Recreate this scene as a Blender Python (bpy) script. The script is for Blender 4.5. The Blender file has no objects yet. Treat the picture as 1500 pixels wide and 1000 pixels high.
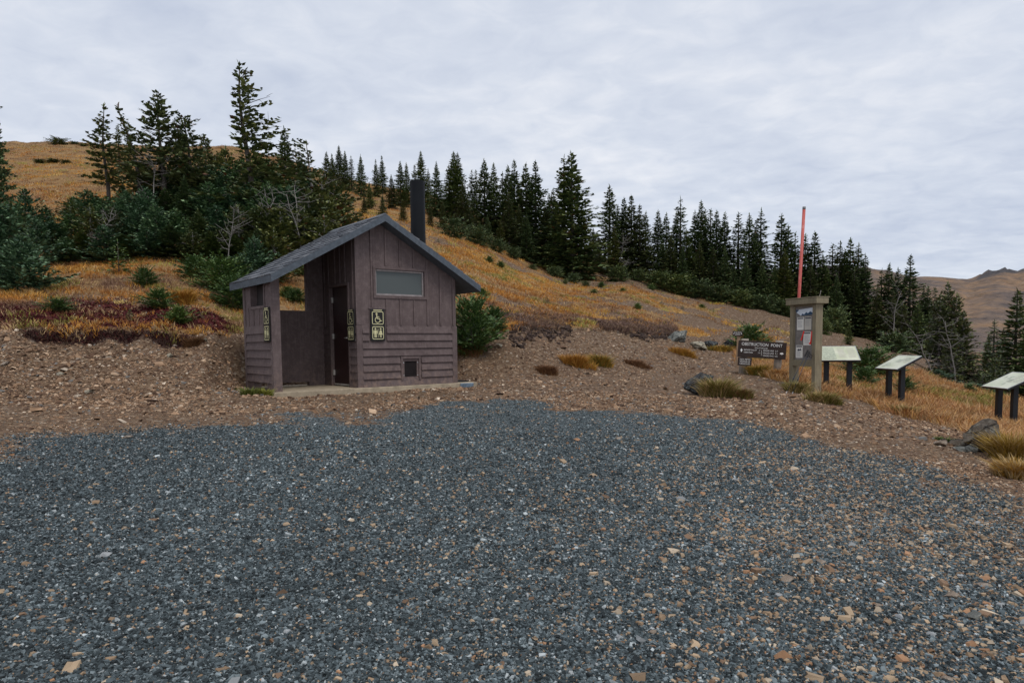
import bpy, math, random
import numpy as np
from mathutils import Vector, Matrix

random.seed(11)
rng = np.random.default_rng(11)
C = bpy.context.scene.collection
SC = bpy.context.scene
EYE = 1.6

# ------------------------------------------------------------------ camera
ROT = (Matrix.Rotation(math.radians(86), 3, 'X') @ Matrix.Rotation(math.radians(-0.6), 3, 'Z'))
cam_data = bpy.data.cameras.new('camera')
cam_data.lens = 24; cam_data.sensor_width = 36
cam_data.shift_y = 73 / 1500
cam_data.clip_start = 0.1; cam_data.clip_end = 5000
cam = bpy.data.objects.new('camera', cam_data)
cam.matrix_world = Matrix.Translation((0, 0, EYE)) @ ROT.to_4x4()
C.objects.link(cam); SC.camera = cam
RN = np.array(ROT)

def ray(px, py):
    """direction (dx, dz) per metre of forward distance seen at a point of the 1500x1000 photograph"""
    c = np.array([(px - 750) / 1000., -(py - 573) / 1000., -1.])
    d = RN @ c
    return d[0] / d[1], d[2] / d[1]

def at(px, py, Y):
    dx, dz = ray(px, py)
    return Vector((dx * Y, Y, EYE + dz * Y))

# ------------------------------------------------------------------ noise
def _hash(ix, iy, seed):
    h = (ix.astype(np.int64) * 374761393 + iy.astype(np.int64) * 668265263 + seed * 974711) & 0x7fffffff
    h = ((h ^ (h >> 13)) * 1274126177) & 0x7fffffff
    return ((h ^ (h >> 16)) & 0xffff) / 65535.0

def vnoise(x, y, seed=0):
    x = np.asarray(x, float); y = np.asarray(y, float)
    ix = np.floor(x); iy = np.floor(y)
    fx = x - ix; fy = y - iy
    fx = fx * fx * (3 - 2 * fx); fy = fy * fy * (3 - 2 * fy)
    a = _hash(ix, iy, seed); b = _hash(ix + 1, iy, seed)
    c = _hash(ix, iy + 1, seed); d = _hash(ix + 1, iy + 1, seed)
    return (a * (1 - fx) + b * fx) * (1 - fy) + (c * (1 - fx) + d * fx) * fy

def fbm(x, y, seed=0, octv=4):
    s = 0; a = .5; t = 0
    for i in range(octv):
        s = s + a * vnoise(np.asarray(x) * 2 ** i, np.asarray(y) * 2 ** i, seed + i * 17); t += a; a *= .5
    return s / t

def sstep(a, b, x):
    t = np.clip((np.asarray(x, float) - a) / (b - a), 0, 1)
    return t * t * (3 - 2 * t)

# ------------------------------------------------------------------ terrain heights
PA, PB = .0469, -.0364                      # the lot rises ahead and falls to the right
def plane_Y(px, py):
    dx, dz = ray(px, py)
    return EYE / (PA + PB * dx - dz)

COLS = [  # px, foot (Y, py or None = on the lot's plane), bank top, tree line, crest
    (-1500, (6.5, None), (8.5, 470), (18, 330), (60, 170)),
    (-700, (8, None), (10, 472), (20, 370), (70, 190)),
    (-200, (9.6, None), (11.8, 476), (20.5, 385), (75, 202)),
    (0,    (10.4, None), (12.4, 480), (21, 388), (75, 206)),
    (150,  (11.0, None), (13.0, 483), (21, 385), (75, 209)),
    (290,  (11.8, None), (13.8, 486), (21.5, 388), (73, 213)),
    (345,  (13.3, None), (15.2, 486), (22.5, 390), (72, 214)),
    (430,  (15.2, None), (16.9, 482), (24.5, 388), (72, 232)),
    (520,  (16.4, None), (17.9, 480), (28, 368), (74, 262)),
    (600,  (16.9, None), (18.6, 482), (34, 344), (76, 278)),
    (690,  (16.5, None), (18.6, 484), (40, 354), (74, 305)),
    (770,  (16.8, None), (19.8, 482), (44, 386), (66, 340)),
    (850,  (17.5, None), (22.0, 478), (47, 410), (62, 366)),
    (915,  (18.5, None), (23.0, 484), (47.5, 410), (62, 388)),
    (980,  (20., 541), (25.5, 490), (48, 426), (62, 408)),
    (1090, (24., 517), (30, 492), (46, 450), (60, 436)),
    (1200, (17.5, 560), (25, 524), (44, 478), (58, 472)),
    (1300, (15.5, 591), (24.5, 532), (42, 508), (55, 506)),
    (1400, (15., 609), (22, 563), (46, 524), (53, 520)),
    (1500, (14.2, 627), (19, 592), (46, 562), (54, 562)),
    (1700, (13, 640), (16, 612), (46, 590), (55, 592)),
    (2400, (10, None), (14, 640), (46, 620), (55, 622)),
]
_px = np.array([c[0] for c in COLS], float)
_u = (_px - 750) / 1000.
feat = []
for c in COLS:
    row = []
    for Y, py in c[1:]:
        u = (c[0] - 750) / 1000.
        z = (PA + PB * u) * Y if py is None else EYE + ray(c[0], py)[1] * Y
        row.append((Y, z))
    feat.append(row)
feat = np.array(feat)                       # col, k, (Y, z)

def smooth_interp(xq, xs, ys):
    """monotone-ish cubic Hermite across the columns"""
    m = np.gradient(ys, xs)
    d = np.diff(ys) / np.diff(xs)
    for i in range(len(d)):
        if d[i] == 0: m[i] = m[i + 1] = 0
    for i in range(1, len(xs) - 1):
        if d[i - 1] * d[i] <= 0: m[i] = 0
        else: m[i] = 2 / (1 / d[i - 1] + 1 / d[i])
    i = np.clip(np.searchsorted(xs, xq) - 1, 0, len(xs) - 2)
    h = xs[i + 1] - xs[i]; t = np.clip((xq - xs[i]) / h, 0, 1)
    return ((2*t**3 - 3*t**2 + 1) * ys[i] + (t**3 - 2*t**2 + t) * h * m[i]
            + (-2*t**3 + 3*t**2) * ys[i + 1] + (t**3 - t**2) * h * m[i + 1])

NU, NY = 560, 440
U = np.linspace(-2.2, 1.6, NU)
LY = np.linspace(math.log(.8), math.log(330), NY); YS = np.exp(LY)
Yk = np.stack([smooth_interp(U, _u, feat[:, k, 0]) for k in range(4)], 1)
Zk = np.stack([smooth_interp(U, _u, feat[:, k, 1]) for k in range(4)], 1)
LIPS = np.interp(U * 1000 + 750, [-300, 0, 100, 280, 300, 330, 420, 660, 700, 760, 790, 830, 900, 960, 1000],
                 [.15, .16, .19, .18, 0, 0, 0, .2, .30, .30, .08, .18, .2, .1, 0])
LIPS = LIPS * np.clip(-.35 + 2.6 * fbm(U * 16, U * 0 + 3.1, 5, 3), .15, 1.35)
LIPW = .28 * (fbm(U * 30, U * 0 + 9.7, 8, 3) - .5) * 4 * (LIPS > .03)
GZ = np.zeros((NU, NY))
for i in range(NU):
    y2, z2 = Yk[i, 1] + LIPW[i] * .8, Zk[i, 1]
    lip = LIPS[i]
    zc = Zk[i, 3]; yc = Yk[i, 3]
    far = 30 if U[i] < .4 else 22
    ys = [0.0, Yk[i, 0] * .5, Yk[i, 0], y2 - .10, y2 + .06, Yk[i, 2], yc, yc + 70, 330]
    zs = [0.0, (PA + PB * U[i]) * Yk[i, 0] * .5, Zk[i, 0], z2 - lip, z2, Zk[i, 2], zc,
          zc - 6 - 8 * sstep(.2, .6, U[i]), min(zc - far, -24) if U[i] > .3 else zc - far]
    if U[i] > .58:                                   # ground drops into a hollow beyond the panels
        k = sstep(.58, .68, U[i])
        ys.insert(5, 31); zs.insert(5, (1 - k) * np.interp(31, [y2, Yk[i, 2]], [z2, Zk[i, 2]]) + k * (Zk[i, 2] - 1.3))
    GZ[i] = np.interp(YS, ys, zs)
# soften along distance a little except right at the turf lip
for _ in range(2):
    sm = GZ.copy(); sm[:, 1:-1] = (GZ[:, :-2] + 2 * GZ[:, 1:-1] + GZ[:, 2:]) / 4
    keep = np.exp(-((YS[None, :] - Yk[:, 1:2] - LIPW[:, None] * .8) / .5) ** 2)
    GZ = sm * (1 - keep) + GZ * keep
XX = U[:, None] * YS[None, :]; YY = np.repeat(YS[None, :], NU, 0)
beyond = sstep(-1.5, 1.5, YY - Yk[:, 0:1])
GZ += (fbm(XX * .8, YY * .8, 31, 3) - .5) * (.03 + .0 * YY) * (1 - beyond)
GZ += beyond * (fbm(XX * .55, YY * .55, 41, 4) - .5) * np.clip(.012 * YY, .12, .55)
GZ += beyond * (fbm(XX * 2.6, YY * 2.6, 51, 3) - .5) * .13

_dx, _dy = XX + 3.07, YY - 13.6
_s = _dx * .781 + _dy * .625; _t = -_dx * .625 + _dy * .781
_in = sstep(-1.95, -1.7, _s) * sstep(3.9, 2.8, _s) * sstep(-1.5, -.25, _t) * sstep(3.0, 2.2, _t)
GZ = GZ * (1 - _in) + np.minimum(GZ, EYE - .851 - .10 + (fbm(XX * 2, YY * 2, 77, 2) - .5) * .05) * _in

def Hf(x, y):
    x = np.asarray(x, float); y = np.asarray(y, float)
    u = np.clip((x / y - U[0]) / (U[1] - U[0]), 0, NU - 1.001)
    v = np.clip((np.log(np.maximum(y, .81)) - LY[0]) / (LY[1] - LY[0]), 0, NY - 1.001)
    i = u.astype(int); j = v.astype(int); fu = u - i; fv = v - j
    return (GZ[i, j] * (1 - fu) * (1 - fv) + GZ[i + 1, j] * fu * (1 - fv)
            + GZ[i, j + 1] * (1 - fu) * fv + GZ[i + 1, j + 1] * fu * fv)
def H(x, y): return float(Hf(np.array([x]), np.array([y]))[0])

GE = [(-600, 690), (-200, 668), (0, 656), (150, 642), (300, 630), (400, 619), (520, 607), (640, 600), (760, 595), (900, 600),
      (1000, 607), (1100, 620), (1200, 645), (1280, 670), (1350, 704), (1420, 745), (1500, 812), (1800, 980)]
GE_u = np.array([ray(*p)[0] for p in GE]); GE_Y = np.array([plane_Y(*p) for p in GE])
RE = [(1040, 552), (1090, 548), (1150, 566), (1200, 577), (1260, 577), (1320, 591), (1380, 603), (1440, 628), (1500, 652), (1800, 720)]
RE_u = np.array([ray(*p)[0] for p in RE]); RE_Y = np.array([plane_Y(*p) for p in RE])

def zones(x, y):
    """gravel, grass, crimson ground cover, dark soil: 0..1 each"""
    x = np.asarray(x, float); y = np.asarray(y, float)
    u = x / y; px = u * 1000 + 750
    n1 = fbm(x * .9, y * .9, 61, 4) - .5; n2 = fbm(x * .28, y * .28, 71, 4) - .5
    yg = np.interp(u, GE_u, GE_Y)
    n3 = fbm(x * 3.1, y * 3.1, 66, 3) - .5
    gravel = sstep(-1.0, 1.0, (yg - y) + n1 * 3.0 + n3 * 1.6)
    gravel = gravel * (1 - .6 * sstep(-.06, .10, n2 + n3 * .4 + .02) * sstep(.12, .5, u) * sstep(9, 6, y))
    edge_w = np.interp(px, [0, 400, 800, 1100, 1500], [1, 1, 1, 1, 1.6])
    y2 = np.interp(u, U, Yk[:, 1] + LIPW * .8); lip = np.interp(u, U, LIPS)
    up = sstep(-.05, .25, y - y2 + n1 * .25)
    dens = np.interp(px, [-200, 400, 600, 800, 900, 1000, 1120, 1200, 2000], [.92, .9, .78, .68, .56, .46, .34, .22, .22])
    dens = dens - .25 * sstep(45, 90, y) * (px < 700) * 0
    grass = up * sstep(0, .22, dens + n2 * 1.0 + n1 * .5 - .38)
    # bare patch on the left bank top
    bare = np.exp(-((px - 200) / 150) ** 2 - ((y - 15.4) / 1.3) ** 2) * 1.25
    grass = grass * (1 - .75 * sstep(.3, .8, bare + n1 * .6))
    rg_y = np.interp(u, RE_u, RE_Y)
    right = sstep(.28, .34, u) * sstep(-.3, .5, y - rg_y + n1 * 2.2) * sstep(.5, -.5, y - y2 - .6)
    path = np.exp(-((px - (1085 - (y - 18) * 9)) / (30 + 0 * y)) ** 2) * (y < 27) * (y > 15) * (px < 1105)
    grass = np.maximum(grass, right * (1 - np.clip(path * 1.2, 0, 1)) * sstep(1.05, .8, (px < 1080) * 2.0 + 0 * px))
    red = up * sstep(370, 250, px + n1 * 260) * np.exp(-((y - y2 - 1.15 - n2 * 1.2) / 1.05) ** 2)
    red = np.clip(red * 1.25, 0, 1)
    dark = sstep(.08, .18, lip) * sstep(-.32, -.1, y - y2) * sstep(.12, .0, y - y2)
    return gravel, grass, red, dark

# ------------------------------------------------------------------ helpers for objects
def link(o, parent=None):
    C.objects.link(o)
    if parent is not None: o.parent = parent
    return o

def tag(o, label=None, cat=None, group=None, kind=None):
    if label: o['label'] = label
    if cat: o['category'] = cat
    if group: o['group'] = group
    if kind: o['kind'] = kind
    return o

def empty(name, loc, rz=0, label=None, cat=None, group=None):
    o = bpy.data.objects.new(name, None)
    o.empty_display_size = .2
    o.location = loc; o.rotation_euler = (0, 0, rz)
    return tag(link(o), label, cat, group)

def mesh_np(name, V, F, cols=None, smooth=False):
    """V (n,3), F (m,k) all the same size"""
    me = bpy.data.meshes.new(name)
    V = np.ascontiguousarray(V, np.float32); F = np.ascontiguousarray(F, np.int32)
    m, k = F.shape
    me.vertices.add(len(V)); me.vertices.foreach_set('co', V.ravel())
    me.loops.add(m * k); me.loops.foreach_set('vertex_index', F.ravel())
    me.polygons.add(m); me.polygons.foreach_set('loop_start', np.arange(0, m * k, k, dtype=np.int32))
    try: me.polygons.foreach_set('loop_total', np.full(m, k, np.int32))
    except Exception: pass
    me.polygons.foreach_set('use_smooth', np.full(m, smooth))
    if cols is not None:
        a = me.color_attributes.new('col', 'FLOAT_COLOR', 'POINT')
        c4 = np.ones((len(V), 4), np.float32); c4[:, :cols.shape[1]] = cols
        a.data.foreach_set('color', c4.ravel())
    me.update(calc_edges=True); me.validate()
    return me

def obj(name, me, mat, parent=None):
    o = bpy.data.objects.new(name, me)
    if mat is not None and not me.materials: me.materials.append(mat)
    return link(o, parent)

class MB:
    """collects polygons of one mesh"""
    def __init__(s): s.v = []; s.f = []
    def poly(s, pts): 
        b = len(s.v); s.v += [tuple(p) for p in pts]; s.f.append(tuple(range(b, b + len(pts)))); return s
    def box(s, x0, x1, y0, y1, z0, z1):
        b = len(s.v)
        s.v += [(x0,y0,z0),(x1,y0,z0),(x1,y1,z0),(x0,y1,z0),(x0,y0,z1),(x1,y0,z1),(x1,y1,z1),(x0,y1,z1)]
        s.f += [tuple(b + i for i in q) for q in ((0,3,2,1),(4,5,6,7),(0,1,5,4),(1,2,6,5),(2,3,7,6),(3,0,4,7))]
        return s
    def prism(s, pts, axis, a, b_):
        """polygon pts (p,q) extruded along an axis from a to b; axis y: pts are (x,z); x: (y,z); z: (x,y)"""
        def mk(p, t):
            return (p[0], t, p[1]) if axis == 'y' else ((t, p[0], p[1]) if axis == 'x' else (p[0], p[1], t))
        n = len(pts); b = len(s.v)
        s.v += [mk(p, a) for p in pts] + [mk(p, b_) for p in pts]
        s.f.append(tuple(b + i for i in range(n))); s.f.append(tuple(b + n + i for i in reversed(range(n))))
        for i in range(n):
            j = (i + 1) % n; s.f.append((b + i, b + n + i, b + n + j, b + j))
        return s
    def tube(s, pts, rad, n=8, cap=True):
        pts = [Vector(p) for p in pts]; b = len(s.v)
        if not isinstance(rad, (list, tuple)): rad = [rad] * len(pts)
        prev = None
        for i, p in enumerate(pts):
            d = (pts[min(i + 1, len(pts) - 1)] - pts[max(i - 1, 0)]).normalized()
            if prev is None:
                a = d.cross(Vector((0, 0, 1)))
                if a.length < .05: a = d.cross(Vector((1, 0, 0)))
            else: a = prev - d * prev.dot(d)
            a.normalize(); prev = a; c = d.cross(a)
            for k in range(n):
                t = 2 * math.pi * k / n
                s.v.append(tuple(p + (a * math.cos(t) + c * math.sin(t)) * rad[i]))
        for i in range(len(pts) - 1):
            for k in range(n):
                k2 = (k + 1) % n
                s.f.append((b + i*n + k, b + i*n + k2, b + (i+1)*n + k2, b + (i+1)*n + k))
        if cap:
            s.f.append(tuple(b + k for k in reversed(range(n))))
            s.f.append(tuple(b + (len(pts)-1)*n + k for k in range(n)))
        return s
    def build(s, name, mat, parent=None, smooth=False, bevel=0, fix=True):
        import bmesh
        me = bpy.data.meshes.new(name); me.from_pydata(s.v, [], s.f)
        if fix:
            bm = bmesh.new(); bm.from_mesh(me)
            bmesh.ops.recalc_face_normals(bm, faces=bm.faces)
            bm.to_mesh(me); bm.free()
        me.update()
        if smooth:
            me.polygons.foreach_set('use_smooth', [True] * len(me.polygons))
        o = obj(name, me, mat, parent)
        if bevel:
            m = o.modifiers.new('bevel', 'BEVEL'); m.width = bevel; m.segments = 2; m.limit_method = 'ANGLE'; m.angle_limit = math.radians(40)
        return o

# ------------------------------------------------------------------ materials
class NT:
    def __init__(s, name):
        s.m = bpy.data.materials.new(name); s.m.use_nodes = True
        s.t = s.m.node_tree; s.n = s.t.nodes
        s.b = s.n['Principled BSDF']
        s.b.inputs['Roughness'].default_value = .85
        s.b.inputs['Specular IOR Level'].default_value = .3
    def new(s, typ, **kw):
        n = s.n.new(typ)
        for k, v in kw.items():
            if k in n.inputs: 
                if hasattr(v, 'is_output') or isinstance(v, bpy.types.NodeSocket): s.t.links.new(v, n.inputs[k])
                else: n.inputs[k].default_value = v
            else: setattr(n, k, v)
        return n
    def l(s, a, b): s.t.links.new(a, b)
    def pos(s, scale=None, rot=None):
        tc = s.new('ShaderNodeTexCoord'); o = tc.outputs['Object']
        if scale is not None:
            mp = s.new('ShaderNodeMapping'); mp.inputs['Scale'].default_value = scale
            if rot: mp.inputs['Rotation'].default_value = rot
            s.l(o, mp.inputs['Vector']); o = mp.outputs[0]
        return o
    def noise(s, scale, vec=None, detail=4, rough=.6):
        n = s.new('ShaderNodeTexNoise'); n.inputs['Scale'].default_value = scale
        n.inputs['Detail'].default_value = detail; n.inputs['Roughness'].default_value = rough
        s.l(vec if vec is not None else s.pos(), n.inputs['Vector']); return n.outputs['Fac']
    def voro(s, scale, vec=None, feature='F1'):
        n = s.new('ShaderNodeTexVoronoi'); n.inputs['Scale'].default_value = scale; n.feature = feature
        s.l(vec if vec is not None else s.pos(), n.inputs['Vector']); return n
    def ramp(s, fac, stops, interp='LINEAR'):
        r = s.new('ShaderNodeValToRGB'); cr = r.color_ramp; cr.interpolation = interp
        while len(cr.elements) < len(stops): cr.elements.new(.5)
        for e, (p, c) in zip(cr.elements, stops):
            e.position = p; e.color = (*c, 1) if len(c) == 3 else c
        s.l(fac, r.inputs[0]); return r.outputs['Color']
    def mix(s, fac, a, b, mode='MIX'):
        n = s.new('ShaderNodeMix'); n.data_type = 'RGBA'; n.blend_type = mode
        for sock, v in ((n.inputs[0], fac), (n.inputs[6], a), (n.inputs[7], b)):
            if isinstance(v, bpy.types.NodeSocket): s.l(v, sock)
            elif isinstance(v, (int, float)): sock.default_value = v
            else: sock.default_value = (*v, 1)
        return n.outputs[2]
    def math(s, op, a, b=0, clamp=False):
        n = s.new('ShaderNodeMath'); n.operation = op; n.use_clamp = clamp
        for sock, v in ((n.inputs[0], a), (n.inputs[1], b)):
            if isinstance(v, bpy.types.NodeSocket): s.l(v, sock)
            else: sock.default_value = v
        return n.outputs[0]
    def bump(s, h, strength=.4, dist=.02):
        n = s.new('ShaderNodeBump'); n.inputs['Strength'].default_value = strength; n.inputs['Distance'].default_value = dist
        s.l(h, n.inputs['Height']); s.l(n.outputs[0], s.b.inputs['Normal'])
    def col(s, c):
        if isinstance(c, bpy.types.NodeSocket): s.l(c, s.b.inputs['Base Color'])
        else: s.b.inputs['Base Color'].default_value = (*c, 1)
        return s
    def set(s, **kw):
        for k, v in kw.items(): s.b.inputs[k.replace('_', ' ')].default_value = v
        return s

def simple(name, c, rough=.7, var=.25, scale=9, bump=0, metal=0):
    t = NT(name); f = t.noise(scale, detail=5)
    a = tuple(x * (1 - var) for x in c); b = tuple(min(1, x * (1 + var)) for x in c)
    t.col(t.ramp(f, [(.3, a), (.7, b)])).set(Roughness=rough, Metallic=metal)
    if bump: t.bump(t.noise(scale * 6, detail=6), bump, .01)
    return t.m

def m_wall():
    t = NT('mauve_brown_concrete')
    big = t.noise(1.7, detail=5); fine = t.noise(55, detail=5, rough=.7); mid = t.noise(9, detail=6, rough=.75)
    c = t.ramp(big, [(.3, (.088, .063, .061)), (.7, (.135, .100, .096))])
    c = t.mix(t.math('MULTIPLY', t.ramp(mid, [(.48, (0, 0, 0)), (.66, (1, 1, 1))]), .42), c, (.22, .168, .16))
    c = t.mix(t.math('MULTIPLY', t.ramp(fine, [(.55, (0, 0, 0)), (.75, (1, 1, 1))]), .5), c, (.20, .155, .15))
    # dust splashed up from the ground on the lowest boards
    g = t.new('ShaderNodeSeparateXYZ'); t.l(t.pos(), g.inputs[0])
    low = t.math('MULTIPLY', t.math('SUBTRACT', .55, g.outputs['Z'], True), t.ramp(mid, [(.45, (0, 0, 0)), (.62, (1, 1, 1))]))
    c = t.mix(low, c, (.26, .17, .12))
    streak = t.noise(3, t.pos((9, 9, .7)), 3)
    c = t.mix(t.math('MULTIPLY', t.ramp(streak, [(.52, (0, 0, 0)), (.7, (1, 1, 1))]), .4), c, (.19, .145, .14))
    t.col(c).set(Roughness=.8); t.bump(fine, .5, .012); return t.m

def m_vcol(name, rough=.8, var=.35, spec=.25, bump=0):
    """colour carried per stone / blade, varied a little per island"""
    t = NT(name); a = t.new('ShaderNodeAttribute', attribute_name='col')
    c = a.outputs['Color']
    if var:
        n = t.noise(40 if bump else 6, detail=3)
        c = t.mix(1.0, c, t.ramp(n, [(.3, (1 - var,) * 3), (.7, (1 + var,) * 3)]), 'MULTIPLY')
    t.col(c).set(Roughness=rough); t.b.inputs['Specular IOR Level'].default_value = spec
    if bump: t.bump(t.noise(120, detail=4), bump, .004)
    return t.m

def m_foliage(name, c0, c1, tip, brown=.03):
    t = NT(name)
    g = t.new('ShaderNodeNewGeometry'); isl = g.outputs['Random Per Island']
    oi = t.new('ShaderNodeObjectInfo')
    c = t.ramp(isl, [(0, c0), (.55, c1), (.86, tip), (1 - brown, tip), (1 - brown + .004, (.11, .045, .02))])
    v = t.ramp(oi.outputs['Random'], [(0, (.72, .78, .75)), (.5, (1, 1, 1)), (1, (1.25, 1.15, .85))])
    c = t.mix(1.0, c, v, 'MULTIPLY')
    t.col(c).set(Roughness=.55); t.b.inputs['Specular IOR Level'].default_value = .35
    return t.m

def m_bark(name, c0, c1):
    t = NT(name)
    f = t.noise(14, t.pos((6, 6, 1.4)), 6, .7)
    t.col(t.ramp(f, [(.3, c0), (.7, c1)])).set(Roughness=.9); t.bump(f, .6, .02); return t.m

def m_rock(name, c0, c1, c2, lichen=(.34, .36, .30), amount=.5):
    t = NT(name)
    f = t.noise(3.2, detail=8, rough=.7); g = t.noise(11, detail=6, rough=.75)
    c = t.ramp(f, [(.3, c0), (.5, c1), (.72, c2)])
    cv = t.voro(3.4, t.pos((1, 1, 1.7), (.4, .3, .2)), 'DISTANCE_TO_EDGE'); ck = t.ramp(cv.outputs['Distance'], [(.0, (.25, .25, .25)), (.07, (1, 1, 1))])
    c = t.mix(1.0, c, ck, 'MULTIPLY')
    k = t.ramp(g, [(.54, (0, 0, 0)), (.60, (1, 1, 1))])
    c = t.mix(t.math('MULTIPLY', k, amount), c, lichen)
    t.col(c).set(Roughness=.9); t.bump(t.math('ADD', g, t.math('MULTIPLY', ck, .8)), 1.0, .05); return t.m

def m_wood(name, c0, c1, rough=.85, stretch=(22, 22, 1.2), scale=3):
    t = NT(name)
    f = t.noise(scale, t.pos(stretch), 6, .65); k = t.noise(2.5, detail=4)
    c = t.ramp(f, [(.3, c0), (.68, c1)])
    c = t.mix(t.math('MULTIPLY', t.ramp(k, [(.5, (0, 0, 0)), (.75, (1, 1, 1))]), .4), c, tuple(x * 1.5 for x in c1))
    t.col(c).set(Roughness=rough); t.bump(f, .4, .008); return t.m

def m_ground():
    t = NT('ground_surface')
    a = t.new('ShaderNodeAttribute', attribute_name='col')
    sp = t.new('ShaderNodeSeparateColor'); t.l(a.outputs['Color'], sp.inputs[0])
    p = t.pos()
    brk = t.noise(5, p, 5, .7)
    def sharpen(ch, w=.28):
        x = t.math('ADD', ch, t.math('MULTIPLY', t.math('SUBTRACT', brk, .5), 1.1))
        return t.math('MULTIPLY', t.math('SUBTRACT', x, .5 - w / 2), 1 / w, True)
    # crushed grey stone
    v1 = t.voro(62, p); v2 = t.voro(28, p)
    s1 = t.new('ShaderNodeSeparateColor'); t.l(v1.outputs['Color'], s1.inputs[0])
    grav = t.ramp(s1.outputs[0], [(0, (.020, .026, .028)), (.5, (.060, .076, .081)), (.83, (.13, .158, .165)), (.93, (.28, .30, .30)), (1, (.30, .24, .19))])
    # brown dirt full of chips
    n_l = t.noise(.55, p, 4); n_m = t.noise(7, p, 6, .7)
    dirt = t.ramp(n_m, [(.28, (.078, .046, .030)), (.55, (.160, .101, .066)), (.75, (.235, .158, .106))])
    dirt = t.mix(t.math('MULTIPLY', t.ramp(n_l, [(.42, (0, 0, 0)), (.62, (1, 1, 1))]), .5), dirt, (.12, .076, .045))
    v3 = t.voro(19, p); s3 = t.new('ShaderNodeSeparateColor'); t.l(v3.outputs['Color'], s3.inputs[0])
    chip = t.ramp(s3.outputs[1], [(0, (.115, .075, .046)), (.5, (.215, .145, .088)), (.85, (.33, .245, .165)), (1, (.46, .39, .31))])
    ck = t.math('MULTIPLY', t.ramp(s3.outputs[0], [(.5, (0, 0, 0)), (.56, (1, 1, 1))]), .6)
    dirt = t.mix(ck, dirt, chip)
    # turf under the dry grass
    n_g = t.noise(.9, t.pos((.3, .7, 1)), 7, .68); n_g2 = t.noise(9, p, 5, .7)
    turf = t.ramp(n_g, [(.28, (.15, .092, .05)), (.45, (.26, .15, .065)), (.58, (.34, .205, .085)), (.72, (.26, .175, .105))])
    turf = t.mix(t.math('MULTIPLY', t.ramp(n_g2, [(.45, (0, 0, 0)), (.65, (1, 1, 1))]), .55), turf, (.10, .062, .032))
    redc = t.ramp(n_g2, [(.35, (.055, .012, .014)), (.6, (.125, .028, .028)), (.75, (.10, .05, .025))])
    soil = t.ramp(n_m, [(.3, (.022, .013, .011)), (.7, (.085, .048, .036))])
    c = t.mix(sharpen(sp.outputs[0]), dirt, grav)
    c = t.mix(sharpen(sp.outputs[1]), c, turf)
    c = t.mix(sharpen(sp.outputs[2]), c, redc)
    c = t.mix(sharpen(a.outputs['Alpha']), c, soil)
    t.col(c).set(Roughness=.95); t.b.inputs['Specular IOR Level'].default_value = .15
    h = t.math('ADD', t.math('MULTIPLY', v1.outputs['Distance'], .5), t.math('ADD', n_m, t.math('MULTIPLY', v3.outputs['Distance'], .6)))
    t.bump(h, .8, .04)
    return t.m

def m_mountain():
    t = NT('bare_mountain_slope')
    p = t.pos()
    f = t.noise(.012, t.pos((1, .6, .6), (.2, .3, .5)), 12, .74); h = t.noise(.09, t.pos((1, .7, .9), (.1, .2, .3)), 8, .8); g = t.noise(.06, t.pos((1.0, .16, .16), (0, .35, .55)), 8, .75)
    c = t.ramp(f, [(.36, (.10, .078, .07)), (.46, (.185, .132, .10)), (.56, (.27, .165, .09)), (.68, (.20, .16, .135))])
    c = t.mix(t.math('MULTIPLY', t.ramp(g, [(.48, (0, 0, 0)), (.60, (1, 1, 1))]), .75), c, (.10, .082, .078))
    c = t.mix(1.0, c, t.ramp(h, [(.34, (.5, .5, .52)), (.5, (1, 1, 1)), (.66, (1.35, 1.32, 1.28))]), 'MULTIPLY')
    a = t.new('ShaderNodeAttribute', attribute_name='col')
    c = t.mix(a.outputs['Fac'], c, t.ramp(g, [(.35, (.045, .042, .046)), (.65, (.11, .098, .095))]))
    t.col(c).set(Roughness=.95); t.bump(g, .9, 6.0); return t.m

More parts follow.
